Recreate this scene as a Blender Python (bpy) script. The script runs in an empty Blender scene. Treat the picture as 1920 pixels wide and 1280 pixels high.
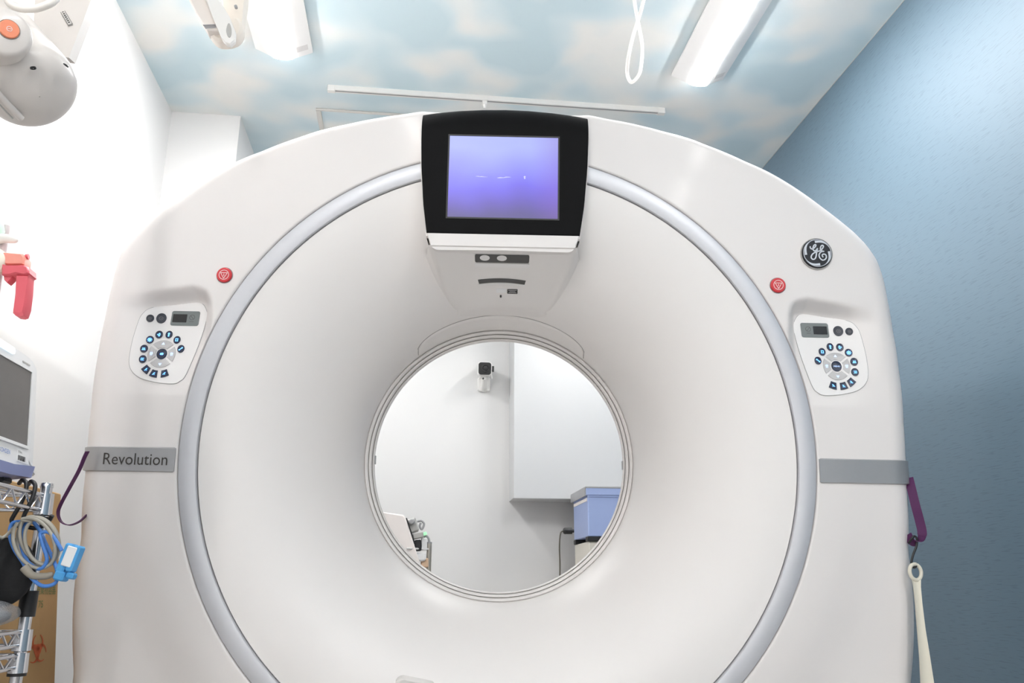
import bpy, math, random
import numpy as np
from mathutils import Matrix, Vector

scene = bpy.context.scene
COL = scene.collection
PI = math.pi
rad = math.radians

# ------------------------------------------------------------------ camera
CAMZ = 0.70
F = 1550.0                                   # focal length for a 1920 px wide frame
RC = np.array([[0.99292937, -0.11869342, 0.00177112],
               [0.03539019, 0.28174893, -0.95883527],
               [0.11330843, 0.95211838, 0.28395737]])   # right, down, forward
cam_data = bpy.data.cameras.new('camera')
cam_data.sensor_width = 36.0
cam_data.sensor_fit = 'HORIZONTAL'
cam_data.lens = 36.0 * F / 1920.0
cam_data.clip_start = 0.02
cam = bpy.data.objects.new('camera', cam_data)
COL.objects.link(cam)
m = Matrix.Identity(4)
for i in range(3):
    m[i][0] = RC[0][i]
    m[i][1] = -RC[1][i]
    m[i][2] = -RC[2][i]
m[2][3] = CAMZ
cam.matrix_world = m
scene.camera = cam

# ------------------------------------------------------------------ world, exposure
world = bpy.data.worlds.new('world')
scene.world = world
world.use_nodes = True
world.node_tree.nodes['Background'].inputs[0].default_value = (0.75, 0.8, 0.85, 1)
world.node_tree.nodes['Background'].inputs[1].default_value = 0.1
scene.view_settings.view_transform = 'Standard'
scene.view_settings.look = 'None'
scene.view_settings.gamma = 1.0
scene.view_settings.use_curve_mapping = False
scene.view_settings.exposure = 1.26
LAMP = 41.0                                   # strength of the light bars


def ray(px, py):
    return RC.T @ np.array([(px - 960) / F, (py - 640) / F, 1.0])


def at_y(px, py, y):
    d = ray(px, py)
    d = d * (y / d[1])
    return Vector((d[0], d[1], d[2] + CAMZ))


def at_x(px, py, x):
    d = ray(px, py)
    d = d * (x / d[0])
    return Vector((d[0], d[1], d[2] + CAMZ))


# ------------------------------------------------------------------ materials
def lin(c):
    c = c / 255.0
    return c / 12.92 if c <= 0.04045 else ((c + 0.055) / 1.055) ** 2.4


def rgb(r, g, b):
    return (lin(r), lin(g), lin(b), 1.0)


MATS = {}


def mat(name, col, rough=0.45, metal=0.0, emit=None, estr=0.0, coat=0.0, alpha=None, trans=0.0,
        noise=0.0, nscale=30.0, bump=0.0, spec=0.5):
    if name in MATS:
        return MATS[name]
    mt = bpy.data.materials.new(name)
    mt.use_nodes = True
    nt = mt.node_tree
    b = nt.nodes['Principled BSDF']
    b.inputs['Base Color'].default_value = col
    b.inputs['Roughness'].default_value = rough
    b.inputs['Metallic'].default_value = metal
    b.inputs['Specular IOR Level'].default_value = spec
    b.inputs['Coat Weight'].default_value = coat
    b.inputs['Coat Roughness'].default_value = 0.08
    b.inputs['Transmission Weight'].default_value = trans
    if emit:
        b.inputs['Emission Color'].default_value = emit
        b.inputs['Emission Strength'].default_value = estr
    if noise > 0 or bump > 0:
        tc = nt.nodes.new('ShaderNodeTexCoord')
        nz = nt.nodes.new('ShaderNodeTexNoise')
        nz.inputs['Scale'].default_value = nscale
        nz.inputs['Detail'].default_value = 4
        nt.links.new(tc.outputs['Object'], nz.inputs['Vector'])
        if noise > 0:
            mx = nt.nodes.new('ShaderNodeMix')
            mx.data_type = 'RGBA'
            mx.inputs[6].default_value = tuple(c * (1 - noise) for c in col[:3]) + (1,)
            mx.inputs[7].default_value = tuple(min(1, c * (1 + noise)) for c in col[:3]) + (1,)
            nt.links.new(nz.outputs['Fac'], mx.inputs[0])
            nt.links.new(mx.outputs[2], b.inputs['Base Color'])
        if bump > 0:
            bp = nt.nodes.new('ShaderNodeBump')
            bp.inputs['Strength'].default_value = bump
            bp.inputs['Distance'].default_value = 0.002
            nt.links.new(nz.outputs['Fac'], bp.inputs['Height'])
            nt.links.new(bp.outputs['Normal'], b.inputs['Normal'])
    MATS[name] = mt
    return mt


M_WHITE = mat('gantry_white', (0.775, 0.742, 0.725, 1), 0.42, coat=0.06, noise=0.012, nscale=8)
M_BELL = mat('bell_white', (0.815, 0.785, 0.765, 1), 0.42, noise=0.012, nscale=8)
M_PANEL = mat('panel_white', (0.82, 0.80, 0.79, 1), 0.4, noise=0.01)
M_SILVER = mat('silver_paint', (0.60, 0.605, 0.635, 1), 0.42, metal=0.45, noise=0.02, nscale=60)
M_BAND = mat('band_steel', (0.43, 0.43, 0.435, 1), 0.36, metal=0.6, noise=0.03, nscale=60)
M_SEAM = mat('seam_grey', (0.22, 0.22, 0.23, 1), 0.7)
M_SEAM2 = mat('seam_pale', (0.36, 0.34, 0.33, 1), 0.7)
M_BLACK = mat('housing_black', (0.006, 0.006, 0.0066, 1), 0.48, noise=0.05, spec=0.06)
M_DARK = mat('dark_window', (0.07, 0.068, 0.065, 1), 0.35, noise=0.03)
M_KEY = mat('key_navy', (0.012, 0.02, 0.05, 1), 0.35, noise=0.05)
M_KEYGREY = mat('key_slate', (0.03, 0.035, 0.05, 1), 0.45, noise=0.05)
M_KEYEDGE = mat('key_glyph_grey', (0.12, 0.12, 0.13, 1), 0.5)
M_ICON = mat('icon_blue', (0.1, 0.3, 0.9, 1), 0.5, emit=(0.10, 0.32, 1.0, 1), estr=1.3)
M_ICONW = mat('icon_pale_blue', (0.4, 0.6, 1, 1), 0.5, emit=(0.45, 0.62, 1.0, 1), estr=0.6)
M_PETAL = mat('pad_grey', (0.52, 0.51, 0.51, 1), 0.4, noise=0.02)
M_LCDF = mat('lcd_frame', (0.17, 0.19, 0.19, 1), 0.4, noise=0.03)
M_LCD = mat('lcd_black', (0.012, 0.012, 0.013, 1), 0.25)
M_RED = mat('stop_red', (0.62, 0.035, 0.045, 1), 0.35, noise=0.03)
M_PINK = mat('stop_symbol', (0.88, 0.72, 0.70, 1), 0.5)
M_LOGO = mat('badge_black', (0.012, 0.012, 0.016, 1), 0.3)
M_LOGOS = mat('badge_silver', (0.62, 0.64, 0.68, 1), 0.35, metal=0.5)
M_TEXT = mat('print_brown', (0.045, 0.04, 0.035, 1), 0.6)
M_WALL = mat('wall_white', (0.745, 0.74, 0.735, 1), 0.75, noise=0.01, nscale=3, bump=0.05)
M_CAB = mat('cabinet_white', (0.62, 0.625, 0.63, 1), 0.6, noise=0.01)
M_FLOOR = mat('floor_vinyl', (0.46, 0.44, 0.42, 1), 0.4, noise=0.05, nscale=40)
M_FIX = mat('fixture_white', (0.84, 0.83, 0.82, 1), 0.45, noise=0.01)
M_BAR = mat('light_bar', (0.9, 0.9, 0.9, 1), 0.5, emit=(1.0, 0.985, 0.97, 1), estr=LAMP)
M_ALU = mat('rail_aluminium', (0.72, 0.71, 0.69, 1), 0.45, metal=0.2, noise=0.02)
M_IVORY = mat('arm_ivory', (0.84, 0.77, 0.69, 1), 0.42, noise=0.015)
M_IVORY2 = mat('arm_cover_white', (0.84, 0.82, 0.79, 1), 0.4, noise=0.01)
M_INJ = mat('injector_grey_white', (0.66, 0.615, 0.58, 1), 0.35, coat=0.2, noise=0.015)
M_ORANGE = mat('button_orange', (0.80, 0.26, 0.14, 1), 0.45, noise=0.04)
M_CHROME = mat('chrome', (0.70, 0.70, 0.72, 1), 0.16, metal=1.0, noise=0.03)
M_BLK = mat('black_plastic', (0.012, 0.012, 0.013, 1), 0.45, noise=0.08)
M_CLOTH = mat('black_cloth', (0.008, 0.008, 0.009, 1), 0.85, noise=0.1, bump=0.3, nscale=120)
M_CARD = mat('cardboard', (0.44, 0.275, 0.12, 1), 0.8, noise=0.06, nscale=50)
M_GREEN = mat('print_green', (0.13, 0.19, 0.07, 1), 0.8)
M_BIO = mat('print_red', (0.50, 0.10, 0.03, 1), 0.8)
M_CABLE = mat('cable_grey', (0.36, 0.34, 0.29, 1), 0.5, noise=0.05)
M_CABLEB = mat('cable_blue', (0.07, 0.22, 0.60, 1), 0.45, noise=0.05)
M_PROBE = mat('probe_blue', (0.08, 0.36, 0.72, 1), 0.45, noise=0.04)
M_WLABEL = mat('label_white', (0.82, 0.82, 0.82, 1), 0.6)
M_MON = mat('monitor_white', (0.80, 0.80, 0.80, 1), 0.4, noise=0.01)
M_MONB = mat('monitor_blue', (0.20, 0.23, 0.42, 1), 0.4, noise=0.03)
M_MONS = mat('monitor_screen', (0.10, 0.095, 0.09, 1), 0.12, noise=0.05)
M_LED = mat('alarm_lamp', (0.75, 0.87, 0.95, 1), 0.3, emit=(0.6, 0.8, 1.0, 1), estr=0.5)
M_CLAMP = mat('clamp_red', (0.72, 0.11, 0.14, 1), 0.4, noise=0.04)
M_SALMON = mat('clamp_salmon', (0.85, 0.32, 0.25, 1), 0.4, noise=0.04)
M_CREAM = mat('cream_plastic', (0.82, 0.74, 0.62, 1), 0.45, noise=0.02)
M_MINT = mat('mint_plastic', (0.62, 0.80, 0.68, 1), 0.45, noise=0.02)
M_PURPLE = mat('strap_purple', (0.075, 0.010, 0.075, 1), 0.6, noise=0.08, nscale=200)
M_HORN = mat('horn_ivory', (0.72, 0.68, 0.57, 1), 0.4, noise=0.02)
M_BIN = mat('bin_blue', (0.38, 0.47, 0.76, 1), 0.35, noise=0.02)
M_LID = mat('lid_grey', (0.36, 0.36, 0.37, 1), 0.4, noise=0.03)
M_CART = mat('cart_cream', (0.84, 0.78, 0.75, 1), 0.5, noise=0.02)
M_GREYP = mat('grey_plastic', (0.45, 0.44, 0.42, 1), 0.45, noise=0.04)
M_POLE = mat('pole_steel', (0.46, 0.43, 0.38, 1), 0.35, metal=0.7, noise=0.04)
M_TABLE = mat('table_grey', (0.55, 0.53, 0.51, 1), 0.5, noise=0.03)
M_SECW = mat('security_white', (0.80, 0.79, 0.77, 1), 0.45, noise=0.02)


def mat_bag():
    mt = bpy.data.materials.new('clear_bag')
    mt.use_nodes = True
    nt = mt.node_tree
    b = nt.nodes['Principled BSDF']
    b.inputs['Base Color'].default_value = (0.75, 0.78, 0.82, 1)
    b.inputs['Roughness'].default_value = 0.18
    b.inputs['Alpha'].default_value = 0.45
    nz = nt.nodes.new('ShaderNodeTexNoise')
    nz.inputs['Scale'].default_value = 45
    bp = nt.nodes.new('ShaderNodeBump')
    bp.inputs['Strength'].default_value = 0.8
    bp.inputs['Distance'].default_value = 0.01
    nt.links.new(nz.outputs['Fac'], bp.inputs['Height'])
    nt.links.new(bp.outputs['Normal'], b.inputs['Normal'])
    return mt


M_BAG = mat_bag()


def mat_clouds():
    mt = bpy.data.materials.new('cloud_ceiling_paper')
    mt.use_nodes = True
    nt = mt.node_tree
    L = nt.links
    b = nt.nodes['Principled BSDF']
    b.inputs['Roughness'].default_value = 0.8
    tc = nt.nodes.new('ShaderNodeTexCoord')
    mp = nt.nodes.new('ShaderNodeMapping')
    mp.inputs['Scale'].default_value = (1.0, 1.1, 1.0)
    mp.inputs['Rotation'].default_value = (0, 0, rad(14))
    mp.inputs['Location'].default_value = (3.1, 1.7, 0)
    L.new(tc.outputs['Object'], mp.inputs['Vector'])
    n1 = nt.nodes.new('ShaderNodeTexNoise')
    n1.inputs['Scale'].default_value = 3.8
    n1.inputs['Detail'].default_value = 1.2
    n1.inputs['Roughness'].default_value = 0.45
    n1.inputs['Distortion'].default_value = 0.15
    L.new(mp.outputs['Vector'], n1.inputs['Vector'])
    n2 = nt.nodes.new('ShaderNodeTexNoise')
    n2.inputs['Scale'].default_value = 1.1
    n2.inputs['Detail'].default_value = 1.0
    L.new(mp.outputs['Vector'], n2.inputs['Vector'])
    ad = nt.nodes.new('ShaderNodeMath')
    ad.operation = 'MULTIPLY_ADD'
    ad.inputs[1].default_value = 0.35
    L.new(n2.outputs['Fac'], ad.inputs[0])
    L.new(n1.outputs['Fac'], ad.inputs[2])
    cr = nt.nodes.new('ShaderNodeValToRGB')
    e = cr.color_ramp.elements
    e[0].position = 0.54
    e[0].color = (0.52, 0.64, 0.69, 1)
    e[1].position = 0.84
    e[1].color = (0.775, 0.77, 0.745, 1)
    k = e.new(0.65)
    k.color = (0.60, 0.695, 0.73, 1)
    k = e.new(0.73)
    k.color = (0.69, 0.735, 0.74, 1)
    L.new(ad.outputs[0], cr.inputs['Fac'])
    L.new(cr.outputs['Color'], b.inputs['Base Color'])
    return mt


def mat_bluewall():
    mt = bpy.data.materials.new('blue_dash_wallpaper')
    mt.use_nodes = True
    nt = mt.node_tree
    L = nt.links
    b = nt.nodes['Principled BSDF']
    b.inputs['Roughness'].default_value = 0.58
    b.inputs['Specular IOR Level'].default_value = 0.8
    tc = nt.nodes.new('ShaderNodeTexCoord')
    mp = nt.nodes.new('ShaderNodeMapping')
    mp.inputs['Scale'].default_value = (1, 20, 260)
    L.new(tc.outputs['Object'], mp.inputs['Vector'])
    n1 = nt.nodes.new('ShaderNodeTexNoise')
    n1.inputs['Scale'].default_value = 1.0
    n1.inputs['Detail'].default_value = 1.0
    L.new(mp.outputs['Vector'], n1.inputs['Vector'])
    cr = nt.nodes.new('ShaderNodeValToRGB')
    e = cr.color_ramp.elements
    e[0].position = 0.33
    e[0].color = (0.088, 0.143, 0.192, 1)
    e[1].position = 0.44
    e[1].color = (0.108, 0.172, 0.228, 1)
    L.new(n1.outputs['Fac'], cr.inputs['Fac'])
    L.new(cr.outputs['Color'], b.inputs['Base Color'])
    bp = nt.nodes.new('ShaderNodeBump')
    bp.inputs['Strength'].default_value = 0.06
    bp.inputs['Distance'].default_value = 0.002
    L.new(n1.outputs['Fac'], bp.inputs['Height'])
    L.new(bp.outputs['Normal'], b.inputs['Normal'])
    return mt


def mat_screen():
    """picture shown on the scanner's display: a violet-blue glow, purple below"""
    mt = bpy.data.materials.new('display_picture')
    mt.use_nodes = True
    nt = mt.node_tree
    L = nt.links
    b = nt.nodes['Principled BSDF']
    b.inputs['Base Color'].default_value = (0.01, 0.01, 0.02, 1)
    b.inputs['Roughness'].default_value = 0.35
    tc = nt.nodes.new('ShaderNodeTexCoord')
    sp = nt.nodes.new('ShaderNodeSeparateXYZ')
    L.new(tc.outputs['Generated'], sp.inputs[0])
    nz = nt.nodes.new('ShaderNodeTexNoise')
    nz.inputs['Scale'].default_value = 2.2
    nz.inputs['Detail'].default_value = 1
    L.new(tc.outputs['Generated'], nz.inputs['Vector'])
    ma = nt.nodes.new('ShaderNodeMath')
    ma.operation = 'MULTIPLY_ADD'
    ma.inputs[1].default_value = 0.28
    L.new(nz.outputs['Fac'], ma.inputs[0])
    L.new(sp.outputs['Z'], ma.inputs[2])
    cr = nt.nodes.new('ShaderNodeValToRGB')
    e = cr.color_ramp.elements
    e[0].position = 0.16
    e[0].color = rgb(96, 86, 150)
    e[1].position = 1.0
    e[1].color = rgb(176, 186, 255)
    for p, c in ((0.32, rgb(106, 90, 190)), (0.50, rgb(120, 108, 240)), (0.72, rgb(148, 150, 255))):
        k = e.new(p)
        k.color = c
    L.new(ma.outputs[0], cr.inputs['Fac'])
    # warmer violet towards one side of the picture
    mx = nt.nodes.new('ShaderNodeMix')
    mx.data_type = 'RGBA'
    mx.inputs[7].default_value = rgb(140, 100, 200)
    sb = nt.nodes.new('ShaderNodeMapRange')
    sb.inputs[1].default_value = 0.75
    sb.inputs[2].default_value = 1.15
    sb.inputs[3].default_value = 0.0
    sb.inputs[4].default_value = 0.6
    L.new(sp.outputs['X'], sb.inputs[0])
    L.new(sb.outputs[0], mx.inputs[0])
    L.new(cr.outputs['Color'], mx.inputs[6])
    L.new(mx.outputs[2], b.inputs['Emission Color'])
    b.inputs['Emission Strength'].default_value = 0.40
    return mt


M_CLOUD = mat_clouds()
M_BLUEW = mat_bluewall()
M_DISPLAY = mat_screen()
M_MARK = mat('display_mark', (0.3, 0.3, 0.5, 1), 0.5, emit=rgb(200, 200, 235), estr=0.26)


# ------------------------------------------------------------------ mesh helpers
def catmull(pts, n=8, closed=False):
    P = [np.array(p, float) for p in pts]
    out = []
    N = len(P)
    rng = N if closed else N - 1
    for i in range(rng):
        if closed:
            a, b, c, d = P[(i - 1) % N], P[i], P[(i + 1) % N], P[(i + 2) % N]
        else:
            a, b, c, d = P[max(i - 1, 0)], P[i], P[i + 1], P[min(i + 2, N - 1)]
        for k in range(n):
            t = k / n
            out.append(0.5 * (2 * b + (c - a) * t + (2 * a - 5 * b + 4 * c - d) * t * t + (3 * b - a - 3 * c + d) * t ** 3))
    if not closed:
        out.append(P[-1])
    return out


class MB:
    def __init__(self):
        self.v = []
        self.f = []
        self.mi = []

    def add(self, verts, faces, mi=0):
        o = len(self.v)
        self.v.extend([tuple(float(c) for c in p) for p in verts])
        for f in faces:
            self.f.append(tuple(i + o for i in f))
            self.mi.append(mi)
        return self

    def box(self, lo, hi, mi=0, M=None, bev=0.0):
        x0, y0, z0 = lo
        x1, y1, z1 = hi
        if bev <= 0:
            vs = [(x, y, z) for z in (z0, z1) for y in (y0, y1) for x in (x0, x1)]
            fs = [(0, 2, 3, 1), (4, 5, 7, 6), (0, 1, 5, 4), (2, 6, 7, 3), (0, 4, 6, 2), (1, 3, 7, 5)]
        else:
            b = bev
            vs, idx = [], {}
            for sx in (0, 1):
                for sy in (0, 1):
                    for sz in (0, 1):
                        X, Y, Z = (x0, x1)[sx], (y0, y1)[sy], (z0, z1)[sz]
                        dx, dy, dz = (b, -b)[sx], (b, -b)[sy], (b, -b)[sz]
                        for ax, p in enumerate(((X, Y + dy, Z + dz), (X + dx, Y, Z + dz), (X + dx, Y + dy, Z))):
                            idx[(sx, sy, sz, ax)] = len(vs)
                            vs.append(p)
            fs = []
            for s in (0, 1):
                fs.append([idx[(s, a, c, 0)] for a, c in ((0, 0), (1, 0), (1, 1), (0, 1))])
                fs.append([idx[(a, s, c, 1)] for a, c in ((0, 0), (1, 0), (1, 1), (0, 1))])
                fs.append([idx[(a, c, s, 2)] for a, c in ((0, 0), (1, 0), (1, 1), (0, 1))])
            for a in (0, 1):
                for c in (0, 1):
                    fs.append([idx[(a, c, 0, 0)], idx[(a, c, 1, 0)], idx[(a, c, 1, 1)], idx[(a, c, 0, 1)]])
                    fs.append([idx[(a, 0, c, 0)], idx[(a, 1, c, 0)], idx[(a, 1, c, 2)], idx[(a, 0, c, 2)]])
                    fs.append([idx[(0, a, c, 1)], idx[(1, a, c, 1)], idx[(1, a, c, 2)], idx[(0, a, c, 2)]])
            for sx in (0, 1):
                for sy in (0, 1):
                    for sz in (0, 1):
                        fs.append([idx[(sx, sy, sz, k)] for k in range(3)])
        if M is not None:
            vs = [tuple(M @ Vector(p)) for p in vs]
        return self.add(vs, fs, mi)

    def tube(self, path, r, n=10, mi=0, closed=False, caps=True):
        P = [Vector(p) for p in path]
        N = len(P)
        rs = r if hasattr(r, '__len__') else [r] * N
        rings = []
        up = None
        for i in range(N):
            if closed:
                t = (P[(i + 1) % N] - P[i - 1]).normalized()
            else:
                t = (P[min(i + 1, N - 1)] - P[max(i - 1, 0)]).normalized()
            if up is None:
                a = Vector((0, 0, 1)) if abs(t.z) < 0.9 else Vector((1, 0, 0))
                up = (a - t * a.dot(t)).normalized()
            else:
                up = (up - t * up.dot(t)).normalized()
            s = t.cross(up)
            rings.append([tuple(P[i] + (up * math.cos(2 * PI * k / n) + s * math.sin(2 * PI * k / n)) * rs[i]) for k in range(n)])
        return self.loft(rings, mi, closed_u=True, closed_v=closed, caps=caps and not closed)

    def loft(self, rings, mi=0, closed_u=True, closed_v=False, caps=False):
        n = len(rings[0])
        vs = [p for r in rings for p in r]
        fs = []
        R = len(rings)
        for i in range(R if closed_v else R - 1):
            j = (i + 1) % R
            for k in range(n if closed_u else n - 1):
                l = (k + 1) % n
                fs.append((i * n + k, i * n + l, j * n + l, j * n + k))
        if caps:
            fs.append(tuple(range(n))[::-1])
            fs.append(tuple((R - 1) * n + k for k in range(n)))
        return self.add(vs, fs, mi)

    def prism(self, poly, place, h0, h1, mi=0, bev=0.0, side_mi=None):
        """poly: 2-D outline; place(a, b, h) -> 3-D point; a slab between h0 and h1"""
        if side_mi is None:
            side_mi = mi
        n = len(poly)
        cx = sum(p[0] for p in poly) / n
        cy = sum(p[1] for p in poly) / n

        def inset(p, d):
            dx, dy = cx - p[0], cy - p[1]
            l = math.hypot(dx, dy) or 1
            return (p[0] + dx / l * d, p[1] + dy / l * d)
        rings = [[place(a, b, h0) for a, b in poly]]
        if bev > 0:
            sg = 1 if h1 > h0 else -1
            rings.append([place(a, b, h1 - sg * bev) for a, b in poly])
            rings.append([place(*inset(p, bev), h1) for p in poly])
        else:
            rings.append([place(a, b, h1) for a, b in poly])
        self.loft(rings, side_mi)
        top = rings[-1]
        self.add(list(top) + [place(cx, cy, h1)], [(k, (k + 1) % n, n) for k in range(n)], mi)
        bot = rings[0]
        self.add(list(bot), [tuple(range(n))[::-1]], side_mi)
        return self

    def lathe(self, prof, n=64, place=None, mi=0, close=False):
        place = place or (lambda a, b, h: (a, b, h))
        rings = []
        for (r, h) in prof:
            rings.append([place(r * math.cos(2 * PI * k / n), r * math.sin(2 * PI * k / n), h) for k in range(n)])
        return self.loft(rings, mi, caps=close)

    def build(self, name, mats, parent=None, smooth=35, M=None, loc=None, recalc=True):
        me = bpy.data.meshes.new(name)
        me.from_pydata(self.v, [], self.f)
        if not isinstance(mats, (list, tuple)):
            mats = [mats]
        for mt in mats:
            me.materials.append(mt)
        me.polygons.foreach_set('material_index', self.mi)
        if recalc:
            import bmesh
            bm = bmesh.new()
            bm.from_mesh(me)
            bmesh.ops.remove_doubles(bm, verts=bm.verts, dist=1e-6)
            bmesh.ops.recalc_face_normals(bm, faces=bm.faces)
            bm.to_mesh(me)
            bm.free()
        if smooth:
            me.polygons.foreach_set('use_smooth', [True] * len(me.polygons))
            me.set_sharp_from_angle(angle=rad(smooth))
        me.update()
        if M is not None:
            me.transform(M)
        o = bpy.data.objects.new(name, me)
        COL.objects.link(o)
        if loc is not None:
            me.transform(Matrix.Translation(-Vector(loc)))
            o.location = loc
        if parent is not None:
            o.parent = parent
        return o


def tag(o, label, cat, group=None):
    o['label'] = label
    o['category'] = cat
    if group:
        o['group'] = group
    return o


def struct(o):
    o['kind'] = 'structure'
    return o


def thing(name, label, cat, loc=(0, 0, 0), group=None):
    o = bpy.data.objects.new(name, None)
    o.empty_display_size = 0.1
    COL.objects.link(o)
    o.location = loc
    tag(o, label, cat, group)
    return o


def part(mb, name, mats, root, smooth=35):
    """a mesh given in world coordinates, as a child of a (translated) thing"""
    return mb.build(name, mats, root, smooth, M=Matrix.Translation(-Vector(root.location)))


def text_verts(s, size):
    cu = bpy.data.curves.new('print', 'FONT')
    cu.body = s
    cu.size = size
    cu.resolution_u = 3
    o = bpy.data.objects.new('print', cu)
    COL.objects.link(o)
    bpy.context.view_layer.update()
    dg = bpy.context.evaluated_depsgraph_get()
    me = o.evaluated_get(dg).to_mesh()
    vs = [tuple(v.co) for v in me.vertices]
    fs = [tuple(p.vertices) for p in me.polygons]
    o.evaluated_get(dg).to_mesh_clear()
    bpy.data.objects.remove(o)
    bpy.data.curves.remove(cu)
    return vs, fs


def add_text(mb, s, place, width, height=None, mi=0):
    """flat lettering: place(a, b) with a along the line, b up; scaled to width (and height)"""
    vs, fs = text_verts(s, 1.0)
    if not vs:
        return
    x0 = min(v[0] for v in vs)
    x1 = max(v[0] for v in vs)
    y1 = max(v[1] for v in vs)
    sx = width / (x1 - x0)
    sy = sx if height is None else height / y1
    mb.add([place((v[0] - x0) * sx, v[1] * sy) for v in vs], fs, mi)


def rrect(x0, y0, x1, y1, r, n=5):
    out = []
    for cx, cy, a0 in ((x1 - r, y1 - r, 0), (x0 + r, y1 - r, 90), (x0 + r, y0 + r, 180), (x1 - r, y0 + r, 270)):
        for k in range(n + 1):
            a = rad(a0 + 90 * k / n)
            out.append((cx + r * math.cos(a), cy + r * math.sin(a)))
    return out


def circle(cx, cy, r, n=24, ry=None):
    ry = ry or r
    return [(cx + r * math.cos(2 * PI * k / n), cy + ry * math.sin(2 * PI * k / n)) for k in range(n)]


def stroke(mb, pts, wd, place, h0, h1, mi=0, closed=False):
    n = len(pts)
    ws = wd if hasattr(wd, '__len__') else [wd] * n
    L1, R1 = [], []
    for i in range(n):
        a = pts[(i - 1) % n] if (closed or i > 0) else pts[i]
        c = pts[(i + 1) % n] if (closed or i < n - 1) else pts[i]
        dx, dy = c[0] - a[0], c[1] - a[1]
        l = math.hypot(dx, dy) or 1
        nx, ny = -dy / l * ws[i] / 2, dx / l * ws[i] / 2
        L1.append((pts[i][0] + nx, pts[i][1] + ny))
        R1.append((pts[i][0] - nx, pts[i][1] - ny))
    rings = [[place(*L1[i], h0), place(*L1[i], h1), place(*R1[i], h1), place(*R1[i], h0)] for i in range(n)]
    mb.loft(rings, mi, closed_u=True, closed_v=closed, caps=not closed)


# ================================================================== the room
X0, X1, Y0, Y1, ZC = -1.11, 1.675, -3.2, 5.3, 2.70
T = 0.12


def slab(name, lo, hi, mt):
    c = [(a + b) / 2 for a, b in zip(lo, hi)]
    return struct(MB().box(lo, hi).build(name, mt, smooth=0, loc=c))


slab('floor', (X0 - T, Y0 - T, -T), (X1 + T, Y1 + T, 0), M_FLOOR)
slab('ceiling', (X0 - T, Y0 - T, ZC), (X1 + T, Y1 + T, ZC + T), M_CLOUD)
slab('wall_left', (X0 - T, Y0 - T, 0), (X0, Y1 + T, ZC), M_WALL)
slab('wall_right', (X1, Y0 - T, 0), (X1 + T, Y1 + T, ZC), M_BLUEW)
slab('wall_back', (X0, Y1, 0), (X1, Y1 + T, ZC), M_WALL)
slab('wall_front', (X0, Y0 - T, 0), (X1, Y0, ZC), M_WALL)
slab('wall_column', (X0, 3.357, 0), (-0.816, Y1, ZC), M_WALL)
# thin filler bead along the join of the blue wall and the ceiling
slab('trim_1', (X1 - 0.002, Y0, ZC - 0.002), (X1, Y1, ZC), M_GREYP)


# ------------------------------------------------------------------ ceiling lights
def ceiling_light(xc, y0, y1, label):
    root = thing('ceiling_light', label, 'ceiling light', (xc, (y0 + y1) / 2, ZC), 'ceiling lights in two rows')
    hw = 0.108
    b = MB()                                           # backing tray, slightly narrower: leaves a shadow gap
    b.box((xc - hw + 0.012, y0 + 0.01, ZC - 0.012), (xc + hw - 0.012, y1 - 0.01, ZC))
    part(b, 'tray', M_FIX, root, 0)
    prof = [(-hw, -0.012), (-hw, -0.020), (-0.040, -0.052), (0.040, -0.052), (hw, -0.020), (hw, -0.012)]
    r = MB()
    r.loft([[(xc + a, y, ZC + h) for a, h in prof] for y in (y0, y1)], caps=True)
    part(r, 'reflector', M_FIX, root, 20)
    bar = MB()
    bp = [(-0.038, -0.0525)] + [(0.038 * math.cos(rad(180 + 180 * k / 10)), -0.054 - 0.009 * math.sin(rad(180 * k / 10))) for k in range(11)] + [(0.038, -0.0525)]
    bar.loft([[(xc + a, y, ZC + h) for a, h in bp] for y in (y0 + 0.004, y1 - 0.004)], caps=True)
    part(bar, 'light_bar', M_BAR, root, 40)
    pl = MB()
    pl.prism([(0.055, y1 - 0.06 + 0), (0.095, y1 - 0.06), (0.095, y1 - 0.03), (0.055, y1 - 0.03)],
             lambda a, c, h: (xc + a, c, ZC - 0.052 + (a - 0.040) * 0.032 / 0.068 - h), 0.0002, 0.0008)
    part(pl, 'rating_label', M_FIXLAB, root, 0)
    return root


M_FIXLAB = mat('fixture_label', (0.68, 0.66, 0.65, 1), 0.6)
XL, XR = -0.551, 1.089
ceiling_light(XL, 1.57, 2.826, 'white ceiling light with glowing centre bar next to the ivory jointed arm')
ceiling_light(XR, 1.55, 2.803, 'white ceiling light with glowing centre bar between hanging cord loop and blue wall')
for nm, ya, yb in (('behind the scanner', 4.10, 4.72), ('above the patient table', -1.35, -0.10), ('above the foot of the patient table', -2.95, -1.70)):
    ceiling_light(XL, ya, yb, 'white ceiling light on the white wall side ' + nm)
    ceiling_light(XR, ya, yb, 'white ceiling light on the blue wall side ' + nm)

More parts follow.
